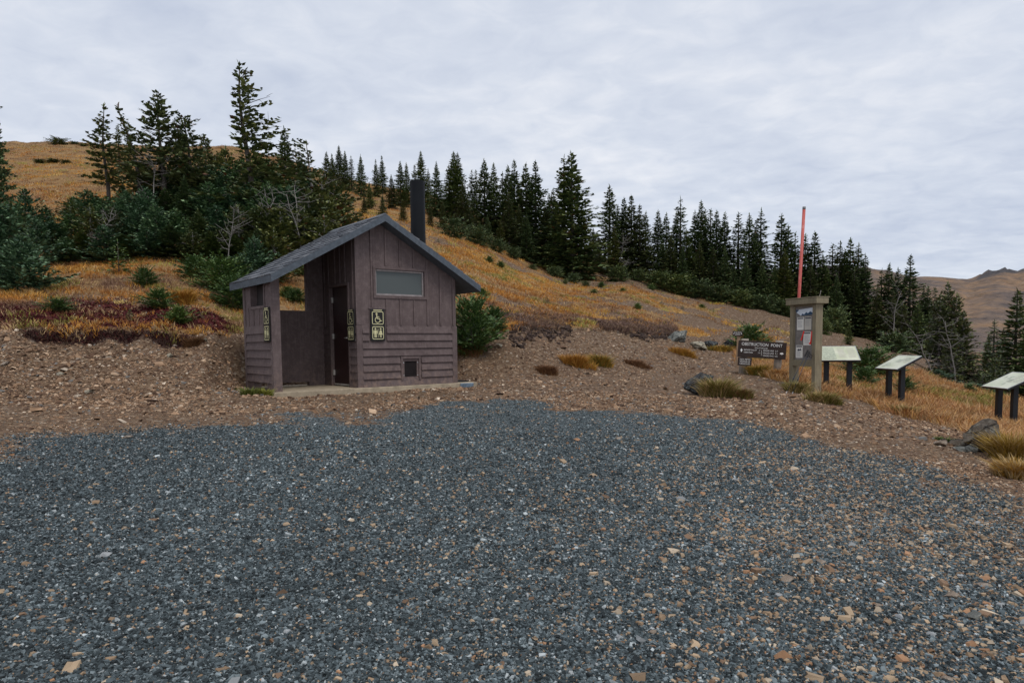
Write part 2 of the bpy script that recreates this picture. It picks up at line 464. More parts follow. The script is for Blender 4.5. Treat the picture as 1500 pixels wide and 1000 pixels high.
M = dict(
    wall=m_wall(),
    ground=m_ground(), mountain=m_mountain(),
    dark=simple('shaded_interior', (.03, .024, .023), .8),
    door=simple('maroon_door_paint', (.028, .012, .012), .45, .2, 4),
    steel=simple('brushed_steel', (.55, .55, .54), .35, .15, 20, 0, .9),
    hinge=simple('worn_hinge', (.5, .48, .44), .5, .2, 20, 0, .3),
    slab=simple('weathered_concrete', (.38, .31, .22), .9, .3, 6, .3),
    pipe=simple('black_vent_pipe', (.009, .010, .012), .5, .15, 3),
    glass=None,
    wframe=simple('aluminium_frame', (.30, .26, .25), .5, .3, 8, 0, .4),
    signblack=simple('sign_black', (.012, .012, .012), .45, .2, 6),
    cream=simple('sign_cream', (.62, .58, .33), .5, .08, 6),
    kiosk=m_wood('olive_painted_timber', (.15, .125, .082), (.26, .22, .145)),
    signwood=m_wood('dark_sign_board', (.022, .014, .012), (.048, .031, .026), .7, (2, 20, 20)),
    greypost=m_wood('grey_weathered_post', (.20, .165, .13), (.36, .31, .26)),
    tanpost=m_wood('tan_post', (.24, .16, .10), (.36, .25, .16)),
    white=simple('white_lettering', (.78, .77, .74), .6, .08, 30),
    paper=simple('notice_paper', (.72, .70, .64), .7, .06, 5),
    papergrey=simple('yellowed_paper', (.50, .47, .41), .7, .08, 5),
    ink=simple('print_ink', (.05, .05, .07), .7, .1, 5),
    faint=simple('faint_print', (.36, .36, .36), .7, .1, 5),
    corkboard=simple('weathered_backboard', (.20, .18, .165), .9, .25, 12, .2),
    redtape=simple('fluorescent_red_tape', (.85, .03, .02), .55, .1, 5),
    blackleg=simple('black_panel_leg', (.013, .014, .017), .5, .2, 6),
    panelface=None,
    redpole=None,
    poleblue=simple('trekking_pole_blue', (.012, .022, .04), .5, .3, 9, 0, 0),
    rubber=simple('black_grip', (.012, .012, .013), .7, .2, 9),
    bluebrd=simple('faded_blue_board', (.18, .24, .30), .8, .4, 14),
    trunk=m_bark('fir_bark', (.045, .036, .03), (.13, .108, .09)),
    silver=m_bark('silver_deadwood', (.11, .098, .09), (.30, .275, .255)),
    fol_far=m_foliage('far_fir_needles', (.022, .042, .016), (.076, .120, .042), (.18, .22, .085), .02),
    fol_near=m_foliage('near_fir_needles', (.018, .042, .022), (.052, .108, .047), (.18, .28, .15), .012),
    fol_olive=m_foliage('olive_fir_needles', (.026, .040, .014), (.078, .102, .034), (.18, .20, .075), .035),
    fol_green=m_foliage('bright_fir_needles', (.026, .060, .015), (.07, .13, .03), (.15, .23, .065), .01),
    stone=m_vcol('loose_stone', .88, .22, .25),
    blade=m_vcol('dry_blades', .7, .0, .2),
    rock_dark=m_rock('dark_lichen_rock', (.022, .023, .025), (.05, .052, .055), (.10, .105, .10), (.22, .25, .22), .55),
    rock_grey=m_rock('grey_green_rock', (.07, .072, .065), (.15, .155, .14), (.24, .23, .20), (.38, .38, .33), .6),
    rock_brown=m_rock('brown_lichen_rock', (.06, .048, .038), (.13, .105, .08), (.20, .165, .12), (.30, .30, .25), .5),
    rock_tan=m_rock('tan_flat_stone', (.20, .15, .11), (.30, .235, .18), (.40, .33, .26), (.45, .40, .34), .3),
    rock_pale=m_rock('pale_cream_rock', (.24, .21, .15), (.36, .32, .24), (.46, .42, .33), (.2, .17, .12), .5),
)
M['pipe'].node_tree.nodes['Principled BSDF'].inputs['Specular IOR Level'].default_value = .12
def m_glass():
    t = NT('frosted_window'); t.col((.085, .098, .097)).set(Roughness=.3); t.b.inputs['Specular IOR Level'].default_value = .25
    return t.m
M['glass'] = m_glass()
def m_panel():
    t = NT('faded_panel_face'); n = t.noise(2.2, detail=5); k = t.noise(6, detail=3)
    c = t.ramp(n, [(.38, (.50, .53, .36)), (.62, (.66, .66, .52))])
    t.col(t.mix(t.math('MULTIPLY', t.ramp(k, [(.55, (0, 0, 0)), (.7, (1, 1, 1))]), .35), c, (.35, .42, .30))).set(Roughness=.3); return t.m
M['panelface'] = m_panel()
def m_redpole():
    t = NT('faded_red_paint'); n = t.noise(5, t.pos((3, 3, 1)), 5, .7)
    t.col(t.ramp(n, [(.35, (.42, .07, .055)), (.6, (.52, .13, .11)), (.78, (.6, .3, .26))])).set(Roughness=.6); return t.m
M['redpole'] = m_redpole()
def m_shingle():
    t = NT('grey_shingle'); g = t.new('ShaderNodeNewGeometry')
    c = t.ramp(g.outputs['Random Per Island'], [(0, (.055, .06, .07)), (.6, (.12, .13, .148)), (1, (.19, .195, .21))])
    n = t.noise(40, detail=5, rough=.7); k = t.noise(5, detail=4)
    c = t.mix(1.0, c, t.ramp(n, [(.3, (.7, .7, .7)), (.7, (1.25, 1.25, 1.25))]), 'MULTIPLY')
    c = t.mix(t.math('MULTIPLY', t.ramp(k, [(.6, (0, 0, 0)), (.72, (1, 1, 1))]), .4), c, (.2, .15, .12))
    t.col(c).set(Roughness=.75); t.bump(n, .5, .01); return t.m
M['shingle'] = m_shingle()
M['rake'] = simple('slate_blue_roof_edge', (.075, .09, .108), .6, .25, 14, .3)

# ------------------------------------------------------------------ ground
idx = np.arange(NU * NY).reshape(NU, NY)
F = np.stack([idx[:-1, :-1], idx[1:, :-1], idx[1:, 1:], idx[:-1, 1:]], -1).reshape(-1, 4)
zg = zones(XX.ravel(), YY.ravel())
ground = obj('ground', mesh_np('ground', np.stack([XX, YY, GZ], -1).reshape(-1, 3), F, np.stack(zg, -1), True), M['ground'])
tag(ground, kind='structure')

# far mountain across the valley
def make_mountain():
    pxs = np.linspace(700, 2300, 260); n = 90
    V = np.zeros((260, n, 3)); K = np.zeros((260, n))
    ridge = np.interp(pxs, [700, 1050, 1200, 1270, 1300, 1340, 1380, 1420, 1436, 1455, 1470, 1490, 1510, 1560, 1700, 2300],
                      [420, 400, 392, 391, 396, 405, 404, 408, 403, 397, 394, 396, 392, 400, 380, 330])
    for i, p in enumerate(pxs):
        dxr, dzr = ray(p, ridge[i])
        f = np.linspace(0, 1.12, n)
        Y = 330 + 570 * f
        zr = EYE + dzr * 900
        z0 = -30
        prof = np.where(f <= 1, f ** .9, 1 - (f - 1) * 2.5)
        V[i, :, 0] = dxr * Y; V[i, :, 1] = Y; V[i, :, 2] = z0 + (zr - z0) * prof
        crag = np.interp(p, [1380, 1430, 1450, 1500, 1540, 1600], [0, .2, 1, 1, 1, .3]) + np.interp(p, [1200, 1260, 1300, 1330], [.6, .8, .4, 0])
        K[i] = crag * sstep(.87, .97, f)
    x, y = V[..., 0], V[..., 1]
    gul = np.abs(fbm(x * .016 + y * .006, y * .004, 91, 4) - .5) * 2
    V[..., 2] += (gul - .4) * 14 * np.clip((y - 330) / 200, 0, 1) * np.clip((930 - y) / 160, .12, 1)
    V[..., 2] += K * (fbm(x * .11, y * .11, 95, 4) - .42) * 14 + (fbm(x * .05, y * .05, 97, 3) - .5) * 2.5
    I = np.arange(260 * n).reshape(260, n)
    Fm = np.stack([I[:-1, :-1], I[1:, :-1], I[1:, 1:], I[:-1, 1:]], -1).reshape(-1, 4)
    kk = np.clip(K + (fbm(x * .03, y * .03, 99, 4) > .6) * .5 * sstep(700, 860, y), 0, 1).ravel()
    o = obj('mountain', mesh_np('mountain', V.reshape(-1, 3), Fm, np.stack([kk] * 3, -1), True), M['mountain'])
    tag(o, kind='structure')
make_mountain()

# ------------------------------------------------------------------ loose stones
BOXV = np.array([(-1,-1,-1),(1,-1,-1),(1,1,-1),(-1,1,-1),(-1,-1,1),(1,-1,1),(1,1,1),(-1,1,1)], float)
BOXF = np.array([(4,5,6,7),(0,1,5,4),(1,2,6,5),(2,3,7,6),(3,0,4,7)])
def chips(n, xs, ys, size, flat, cols, tilt=.35):
    """n angular stones: (V, F, colours)"""
    v = np.repeat(BOXV[None], n, 0) * .5
    v *= 1 + (rng.random((n, 8, 3)) - .5) * .9
    v[:, 4:, :2] *= rng.uniform(.35, .95, (n, 1, 1))
    sx = size * rng.uniform(.75, 1.5, n); sy = size * rng.uniform(.5, 1.0, n); sz = size * flat
    v *= np.stack([sx, sy, sz], -1)[:, None, :]
    a = rng.random(n) * 2 * np.pi; tx = rng.normal(0, tilt, n); ty = rng.normal(0, tilt, n)
    # tilt then yaw
    y1 = v[..., 1] * np.cos(tx)[:, None] - v[..., 2] * np.sin(tx)[:, None]
    z1 = v[..., 1] * np.sin(tx)[:, None] + v[..., 2] * np.cos(tx)[:, None]
    x2 = v[..., 0] * np.cos(ty)[:, None] + z1 * np.sin(ty)[:, None]
    z2 = -v[..., 0] * np.sin(ty)[:, None] + z1 * np.cos(ty)[:, None]
    x3 = x2 * np.cos(a)[:, None] - y1 * np.sin(a)[:, None]
    y3 = x2 * np.sin(a)[:, None] + y1 * np.cos(a)[:, None]
    zz = Hf(xs, ys) + .22 * size * flat
    V = np.stack([x3 + xs[:, None], y3 + ys[:, None], z2 + zz[:, None]], -1).reshape(-1, 3)
    Fc = (BOXF[None] + (np.arange(n) * 8)[:, None, None]).reshape(-1, 4)
    return V, Fc, np.repeat(cols, 8, 0)

def pick(pal, w, n, jit=.25):
    pal = np.array(pal); k = rng.choice(len(pal), n, p=np.array(w) / sum(w))
    return pal[k] * rng.uniform(1 - jit, 1 + jit, (n, 1))

GREY = [(.022, .028, .030), (.052, .067, .072), (.094, .117, .125), (.175, .208, .217), (.40, .43, .43)]
TAN = [(.27, .185, .115), (.37, .27, .175), (.19, .12, .075), (.45, .36, .26), (.34, .19, .105)]

def in_building(x, y):
    dx, dy = x + 3.07, y - 13.6
    s = dx * .781 + dy * .625; t = -dx * .625 + dy * .781
    return (s > -1.8) & (s < 2.95) & (t > -.16) & (t < 2.1)

def scatter_gravel(N, sz, y0, y1):
    Y = y0 * (y1 / y0) ** rng.random(N)                    # denser close by, where the stones can be told apart
    u = rng.uniform(-.86, .86, N); X = u * Y
    g = zones(X, Y)[0]
    keep = (rng.random(N) < g) & ~in_building(X, Y); X, Y = X[keep], Y[keep]; n = len(X)
    px = X / Y * 1000 + 750
    mixn = fbm(X * .55, Y * .55, 121, 3)
    ptan = .022 + .02 * sstep(300, 700, px) + .11 * sstep(.42, .62, mixn) * sstep(600, 1200, px) + .07 * sstep(800, 1350, px) + .08 * (1 - g[keep])
    cols = pick(GREY, [4, 5, 4.5, 2.0, .4], n)
    cols = cols * (.78 + .5 * fbm(X * .45, Y * .3, 211, 4))[:, None]
    tn = rng.random(n) < ptan
    cols[tn] = pick(TAN, [4, 4, 2, 1.5, 1], tn.sum())
    size = sz * np.clip(np.exp(rng.normal(0, .35, n)), .4, 2.6) * np.where(tn, 1.15, 1)
    return chips(n, X, Y, size, rng.uniform(.35, .85, n), cols)

def merge(parts):
    off = 0; Vs, Fs, Cs = [], [], []
    for V, Fc, c in parts:
        Vs.append(V); Fs.append(Fc + off); Cs.append(c); off += len(V)
    return np.concatenate(Vs), np.concatenate(Fs), np.concatenate(Cs)

def stray(N):
    Y = 2.4 * 4.5 ** rng.random(N); u = rng.uniform(-.86, .86, N); X = u * Y
    k = rng.random(N) < (.12 + .88 * sstep(-.1, .55, u)) * zones(X, Y)[0]; X, Y = X[k], Y[k]; n = len(X)
    return chips(n, X, Y, .030 * np.clip(np.exp(rng.normal(0, .4, n)), .5, 2.3), rng.uniform(.25, .6, n), pick(TAN + [(.30, .31, .31)], [4, 5, 2, 2.5, 1, 1.5], n), .2)
def scatter_dirt(N, sz, y0, y1, u0=-.86, u1=.86, prob=1.0):
    Y = y0 * (y1 / y0) ** rng.random(N); u = rng.uniform(u0, u1, N); X = u * Y
    g, gr, rd, dk = zones(X, Y)
    patch = .35 + 1.1 * sstep(.35, .65, fbm(X * .7, Y * .7, 131, 3))
    onbank = np.interp(u, U, Yk[:, 0])
    patch = np.where(Y > onbank - .3, patch + .5, patch * .5)
    p = (1 - np.clip(g * 1.6, 0, 1)) * (1 - .92 * gr) * (1 - rd * .85) * (1 - dk) * patch * prob
    keep = (rng.random(N) < p) & ~in_building(X, Y); X, Y = X[keep], Y[keep]; n = len(X)
    cols = pick([(.225, .136, .080), (.30, .190, .115), (.42, .295, .195), (.105, .060, .037), (.54, .44, .335), (.17, .162, .15)], [6, 5, 2.8, 5, .8, .8], n)
    size = sz * np.clip(np.exp(rng.normal(0, .42, n)), .4, 2.6)
    return chips(n, X, Y, size, rng.uniform(.2, .6, n), cols, .3)
V, Fc, cc = merge([scatter_gravel(310000, .0106, 2.3, 5.5), scatter_gravel(200000, .0122, 4.5, 9), scatter_gravel(80000, .013, 8, 14), stray(4300)])
tag(obj('gravel', mesh_np('gravel', V, Fc, cc), M['stone']), 'crushed blue grey gravel covering the parking lot', kind='stuff')

V, Fc, cc = merge([scatter_dirt(110000, .017, 7, 14), scatter_dirt(115000, .028, 10, 30, -.9, .95), scatter_dirt(9000, .05, 9, 26), scatter_dirt(75000, .015, 2.5, 10, .2, 1.15),
                   scatter_dirt(26000, .032, 22, 60, -.2, .7, .4)])
tag(obj('stone_chips', mesh_np('stone_chips', V, Fc, cc), M['stone']), 'tan stone chips strewn over the dirt bank and track', kind='stuff')

# ------------------------------------------------------------------ grass
def blades(n_t, X, Y, per, h, spread, cols, lean=.5, width=.006, z=None):
    """tufts of tapering blades; X, Y, h, spread, cols per tuft"""
    n = n_t * per
    x = np.repeat(X, per); y = np.repeat(Y, per); hh = np.repeat(h, per) * rng.uniform(.5, 1.15, n)
    sp = np.repeat(spread, per); a = rng.random(n) * 2 * np.pi; r = np.sqrt(rng.random(n)) * sp
    bx = x + np.cos(a) * r; by = y + np.sin(a) * r
    bz = Hf(bx, by) - .02 if z is None else np.repeat(z, per)
    la = a + rng.normal(0, .7, n); ll = hh * np.abs(rng.normal(lean, .3, n))
    tx = bx + np.cos(la) * ll; ty = by + np.sin(la) * ll; tz = bz + hh * np.sqrt(np.clip(1 - np.minimum(lean, .85) ** 2 * .6, .2, 1))
    w = width * rng.uniform(.7, 1.4, n) * (1 + y * .02)
    wa = rng.random(n) * np.pi; wx = np.cos(wa) * w; wy = np.sin(wa) * w
    mx = bx + (tx - bx) * .42; my = by + (ty - by) * .42; mz = bz + (tz - bz) * .62
    V = np.stack([np.stack([bx - wx, by - wy, bz], -1), np.stack([bx + wx, by + wy, bz], -1),
                  np.stack([mx + wx * .9, my + wy * .9, mz], -1), np.stack([tx, ty, tz], -1), np.stack([mx - wx * .9, my - wy * .9, mz], -1)], 1).reshape(-1, 3)
    b = (np.arange(n) * 5)[:, None]
    Fq = np.concatenate([b + np.array([[0, 1, 2, 4]]), b + np.array([[4, 2, 3, 3]])], 0)
    c = np.repeat(cols, per, 0) * rng.uniform(.8, 1.2, (n, 1))
    return V, b, np.repeat(c, 5, 0)

def blade_mesh(parts):
    Vs, Fs, Cs = [], [], []; off = 0
    for V, b, c in parts:
        n = len(b)
        tri = np.concatenate([b + np.array([[0, 1, 2]]), b + np.array([[0, 2, 4]]), b + np.array([[4, 2, 3]])], 0) + off
        Vs.append(V); Fs.append(tri); Cs.append(c); off += len(V)
    return np.concatenate(Vs), np.concatenate(Fs), np.concatenate(Cs)

G_RUST, G_GOLD, G_TAN, G_BROWN, G_OLIVE = (.42, .19, .035), (.55, .32, .075), (.50, .34, .165), (.27, .155, .08), (.27, .24, .055)
def grass_cols(X, Y, right=False):
    n = len(X); p1 = fbm(X * .22 + 3, Y * .5, 141, 4); p2 = fbm(X * .9 + 7, Y * .9, 151, 3); q = rng.random(n); p3 = fbm(X * .5 + 20, Y * .7, 171, 4)
    pal = np.array([(.22, .125, .08), (.35, .165, .06), (.46, .19, .035), (.53, .26, .05), (.60, .34, .09)])
    k = np.clip(((p1 - .5) * 8.5 + (p3 - .5) * 5.0 + rng.normal(0, .35, n) + 1.5 - 1.1 * sstep(48, 72, Y) + .5 * np.exp(-((Y - 38) / 8) ** 2)), 0, 3.999)
    i = k.astype(int); f = (k - i)[:, None]
    c = pal[i] * (1 - f) + pal[i + 1] * f
    m = (q < .16); c[m] = np.array(G_TAN)
    m = (p2 > .64) & (q > .3); c[m] = np.array(G_OLIVE)
    if right:
        c = np.where((q < .45)[:, None], np.array((.46, .29, .145)), np.where((q < .8)[:, None], np.array((.40, .19, .075)), np.array((.50, .27, .08)))) * (.8 + .5 * p3)[:, None]
        m = (p2 > .66); c[m] = np.array(G_OLIVE)
    return c

def scatter_grass(N, y0, y1, u0, u1, per, h, sp, width, right=False, pw=1.0):
    Y = y0 * (y1 / y0) ** rng.random(N); u = rng.uniform(u0, u1, N); X = u * Y
    g, gr, rd, dk = zones(X, Y)
    clump = sstep(.38, .6, fbm(X * 1.3, Y * 1.3, 161, 3)) * .75 + .25
    keep = (rng.random(N) < gr * (1 - .75 * rd) * clump * pw) & ~in_building(X, Y)
    X, Y = X[keep], Y[keep]; n = len(X)
    return blades(n, X, Y, per, h * rng.uniform(.6, 1.3, n), np.full(n, sp), grass_cols(X, Y, right), .6, width)
# dead heath stems along the bank top between the hut and the boulders
N = 7000
u = rng.uniform(-.09, .24, N); Y = np.interp(u, U, Yk[:, 1] + LIPW * .8) + np.abs(rng.normal(0, 1.5, N)) + .05; X = u * Y
k = rng.random(N) < sstep(.42, .58, fbm(X * .9, Y * .9, 181, 3)); X, Y = X[k], Y[k]; n = len(X)
heath = blades(n, X, Y, 12, rng.uniform(.08, .2, n), np.full(n, .12), pick([(.17, .105, .085), (.25, .16, .125), (.11, .07, .055), (.33, .22, .13)], [4, 4, 2, 2], n), .7, .005)
# brighter gold and yellow green cushions dotted over the slopes
N = 1500
Y = 13 * 4.4 ** rng.random(N); u = rng.uniform(-.85, .42, N); X = u * Y
zz_ = zones(X, Y); y2_ = np.interp(u, U, Yk[:, 1] + LIPW * .8)
k = (Y > y2_ + .2) & (rng.random(N) < (.25 + .75 * sstep(.45, .6, fbm(X * .4, Y * .4, 191, 3)))) & (zz_[2] < .6) & ~in_building(X, Y); X, Y = X[k], Y[k]; n = len(X)
gold = blades(n, X, Y, 46, rng.uniform(.09, .2, n), rng.uniform(.14, .34, n) * (1 + Y * .008), pick([(.58, .33, .06), (.50, .24, .04), (.42, .36, .07), (.60, .42, .14), (.26, .15, .08)], [4, 4, 2.5, 2, 3], n, .15), .55, .005)
V, Fc, cc = blade_mesh([
    scatter_grass(17000, 12, 27, -.9, .1, 14, .13, .12, .0045),
    scatter_grass(30000, 22, 80, -.9, .0, 9, .13, .25, .007),
    scatter_grass(26000, 17, 52, -.1, .5, 10, .13, .18, .006),
    heath, gold,
    scatter_grass(32000, 10, 26, .3, 1.15, 15, .22, .15, .0042, True),
])
tag(obj('dry_grass', mesh_np('dry_grass', V, Fc, cc), M['blade']), 'rust and golden dry grass over the hillside', kind='stuff')

# low crimson ground cover along the top of the left bank
N = 26000
Y = rng.uniform(11.2, 17, N); u = rng.uniform(-.9, -.34, N); X = u * Y
z_ = zones(X, Y); k = (rng.random(N) < z_[2] * .6) & ~in_building(X, Y); X, Y = X[k], Y[k]; n = len(X)
cr = pick([(.10, .016, .018), (.155, .03, .03), (.06, .012, .014), (.20, .07, .03), (.10, .09, .03)], [5, 4, 4, 1.2, .8], n)
P1 = blades(n, X, Y, 10, rng.uniform(.04, .085, n), np.full(n, .09), cr, .9, .007)
# dark roots hanging off the undercut turf edge
N = 5200
u = rng.uniform(-.95, .25, N); lip = np.interp(u, U, LIPS); k = (rng.random(N) < sstep(.07, .22, lip)); u = u[k]
Y = np.interp(u, U, Yk[:, 1] + LIPW * .8) + rng.normal(-.02, .07, len(u)); X = u * Y; n = len(X)
k = ~in_building(X, Y); X, Y, u = X[k], Y[k], u[k]; n = len(X)
cr = pick([(.03, .016, .014), (.07, .03, .024), (.105, .02, .022), (.17, .09, .05)], [3, 3, 3, 1.2], n)
m_ = u > -.1; cr[m_] = pick([(.03, .02, .016), (.075, .05, .04), (.15, .10, .07)], [4, 3, 2], int(m_.sum()))
P2 = blades(n, X, Y, 12, rng.uniform(.03, .07, n), np.full(n, .10), cr, .9, .006)
V, Fc, cc = blade_mesh([P1, P2])
tag(obj('crimson_groundcover', mesh_np('crimson_groundcover', V, Fc, cc), M['blade']), 'low crimson leaves along the undercut bank edge', kind='stuff')

N = 900
u = rng.uniform(.0, .235, N); Y = np.interp(u, U, Yk[:, 1] + LIPW * .8) + rng.normal(-.15, .45, N); X = u * Y
k = rng.random(N) < sstep(.4, .55, fbm(u * 14, u * 0 + 2.2, 201, 2)); X, Y = X[k], Y[k]; n = len(X)
V, Fc, cc = chips(n, X, Y, rng.uniform(.05, .15, n), rng.uniform(.4, .7, n), pick([(.035, .022, .017), (.065, .042, .032), (.11, .072, .05)], [4, 4, 2], n))
tag(obj('turf_clods', mesh_np('turf_clods', V, Fc, cc), M['stone']), 'dark clods of turf slumping from the bank top', kind='stuff')

def tuft(px, py_base, Y, wpx, hpx, col, label, cat='grass clump', col2=None, name='grass_clump', per=1):
    """one clump that stands alone"""
    x = ray(px, py_base)[0] * Y
    w = wpx * Y / 2000.; h = hpx * Y / 1000. * 1.2
    n = max(30, int(170 * per))
    a = rng.random(n) * 2 * np.pi; r = np.sqrt(rng.random(n)) * w * .8 * (.75 + .35 * np.sin(a * 2 + px) + .2 * np.sin(a * 5 + px * 3))
    X = x + np.cos(a) * r; Yt = Y + np.sin(a) * r * .6
    hh = h * np.clip(1 - .55 * (r / w) ** 2, .3, 1) * rng.uniform(.7, 1.1, n)
    cols = np.repeat(np.array([col]), n, 0)
    if col2 is not None: cols[rng.random(n) < .4] = col2
    V, b, c = blades(n, X, Yt, 9, hh, np.full(n, .09), cols, .68, .005)
    Vm, Fm, cm = blade_mesh([(V, b, c)])
    z = H(x, Y); Vm = Vm - np.array([x, Y, z])
    o = obj(name, mesh_np(name, Vm, Fm, cm), M['blade']); o.location = (x, Y, z)
    return tag(o, label, cat, 'clumps of grass standing apart')
OL = (.16, .145, .03); GO = (.42, .23, .04); BR = (.20, .10, .045); RU = (.34, .15, .03); ST = (.42, .29, .13)
tuft(1052, 584, plane_Y(1052, 584), 46, 30, OL, 'green and straw tuft spilling over the right side of the dark leaning boulder', col2=ST, per=1.5)
tuft(1083, 586, plane_Y(1083, 586), 32, 17, OL, 'small russet and green tuft just right of the boulder tuft', col2=BR)
tuft(845, 528, 18.4, 55, 16, RU, 'orange clump at the foot of the scree bank', col2=GO, per=1.4)
tuft(880, 523, 18.9, 36, 17, OL, 'olive and gold clump joined to the orange clump on the scree', col2=GO)
tuft(802, 543, 17.2, 36, 13, BR, 'reddish brown low clump nearest the toilet on the scree', col2=(.13, .06, .03))
tuft(933, 528, 19.6, 46, 9, BR, 'low reddish clump between the olive clump and the striped boulder', col2=(.13, .06, .03))
tuft(1000, 523, 22.5, 40, 11, GO, 'golden clump below the striped boulder', col2=RU)
tuft(1055, 514, 24.5, 60, 10, GO, 'golden clump in front of the two grey boulders by the trail', col2=OL)
tuft(1168, 578, plane_Y(1168, 578), 44, 17, OL, 'green clump at the left post of the notice board', col2=ST)
tuft(1208, 588, plane_Y(1208, 588), 48, 18, OL, 'straw and green clump at the right post of the notice board', col2=ST, per=1.3)
tuft(1110, 552, 17.3, 34, 17, OL, 'green clump under the big trail sign', col2=GO)
tuft(1140, 560, 16.9, 56, 14, RU, 'russet clump between the trail sign and the notice board', col2=ST)
tuft(1326, 590, plane_Y(1326, 590), 26, 16, OL, 'green clump at the foot of the middle wayside panel', col2=ST)
tuft(1482, 662, plane_Y(1482, 662), 64, 42, (.30, .19, .03), 'tall golden green clump right of the lichen boulder', col2=ST, per=1.8)
tuft(1492, 700, plane_Y(1492, 700), 52, 30, ST, 'pale straw clump lowest at the edge of the dirt', col2=GO, per=1.3)
tuft(1386, 632, plane_Y(1386, 632), 16, 9, (.06, .10, .02), 'tiny green clump behind the small stones by the lichen boulder', per=.4)
tuft(365, 577, 12.1, 14, 13, (.12, .14, .03), 'green clump at the outer back corner of the toilet screen wall', per=.4)
tuft(388, 580, 12.25, 12, 11, (.22, .22, .04), 'yellow green clump at the foot of the toilet screen wall', per=.4)
tuft(690, 487, 17.7, 60, 14, BR, 'brown clump under the fir shrub beside the toilet', col2=OL)
tuft(268, 425, 16.6, 34, 20, GO, 'bright orange clump on the slope below the thicket', col2=RU, per=1.2)
tuft(283, 484, 13.6, 22, 12, (.15, .075, .03), 'round brown clump on the bare edge of the bank', col2=(.12, .06, .03), per=.8)

# ------------------------------------------------------------------ rocks
def rock(px, py, Y, w, d, h, mat, label, name='boulder', rz=0, tilt=(0, 0), seed=1, sink=.25, cat='boulder', group=None, sub=4):
    import bmesh
    bm = bmesh.new(); bmesh.ops.create_icosphere(bm, subdivisions=sub, radius=1)
    r = np.random.default_rng(seed)
    V = np.array([v.co for v in bm.verts])
    for _ in range(13):                                    # flat broken faces
        nrm = r.normal(size=3); nrm[2] *= .8; nrm /= np.linalg.norm(nrm); dlim = r.uniform(.34, .78)
        dd = V @ nrm; V = V - np.outer(np.maximum(dd - dlim, 0), nrm)
    nse = fbm(V[:, 0] * 2.3 + V[:, 2] * 1.7 + seed, V[:, 1] * 2.3 - V[:, 2] * 1.3, seed, 4) - .5
    V = V * (1 + .22 * nse[:, None] + .20 * (fbm(V[:, 0] * 7 + V[:, 2] * 5, V[:, 1] * 7 - V[:, 2] * 4, seed + 3, 3)[:, None] - .5))
    V /= np.abs(V).max(0)
    V *= np.array([w / 2, d / 2, h / 2])
    for v, c in zip(bm.verts, V): v.co = c
    me = bpy.data.meshes.new(name); bm.to_mesh(me); bm.free()
    me.polygons.foreach_set('use_smooth', [False] * len(me.polygons))
    o = obj(name, me, mat)
    x = ray(px, py)[0] * Y
    o.location = (x, Y, H(x, Y) + h * (.5 - sink)); o.rotation_euler = (tilt[0], tilt[1], rz)
    return tag(o, label, cat, group)
yb = plane_Y(1020, 580)
rock(1021, 576, yb, .86, .48, .40, M['rock_dark'], 'dark lichen spotted boulder leaning over a grass tuft', rz=.15, tilt=(0, -.50), seed=4, sink=-.02)
rock(992, 510, 24.5, 1.1, .8, .55, M['rock_grey'], 'grey green striped boulder at the foot of the slope', rz=.1, tilt=(0, -.3), seed=6)
rock(1023, 516, 23.8, .62, .5, .36, M['rock_pale'], 'pale cream boulder among golden grass, palest of the four', seed=9)
rock(1042, 510, 25.2, .62, .5, .5, M['rock_dark'], 'rounded dark grey boulder right of the pale boulder', seed=12)
rock(1071, 511, 25.4, .7, .6, .52, M['rock_dark'], 'dark boulder half hidden behind the small arrow sign', seed=15)
ym = plane_Y(1440, 648)
rock(1440, 646, ym, .66, .55, .62, M['rock_brown'], 'large brown boulder with lichen beside the tall golden clump', seed=21, rz=.5, tilt=(0, .3))
SM = 'small stones beside the lichen boulder'
rock(1405, 640, plane_Y(1405, 640), .32, .2, .16, M['rock_brown'], 'brown wedge shaped stone touching the lichen boulder', 'stone', seed=22, rz=.3, cat='stone', group=SM)
rock(1381, 642, plane_Y(1381, 642), .20, .15, .14, M['rock_tan'], 'small blocky tan stone left of the brown wedge stone', 'stone', seed=23, cat='stone', group=SM)
rock(1409, 650, plane_Y(1409, 650), .26, .2, .12, M['rock_grey'], 'flat bluish stone in front of the brown wedge stone', 'stone', seed=24, cat='stone', group=SM)
rock(1425, 652, plane_Y(1425, 652), .2, .16, .16, M['rock_grey'], 'pale stone at the front foot of the lichen boulder', 'stone', seed=25, cat='stone', group=SM)
FS = 'flat stones lying on the gravel'
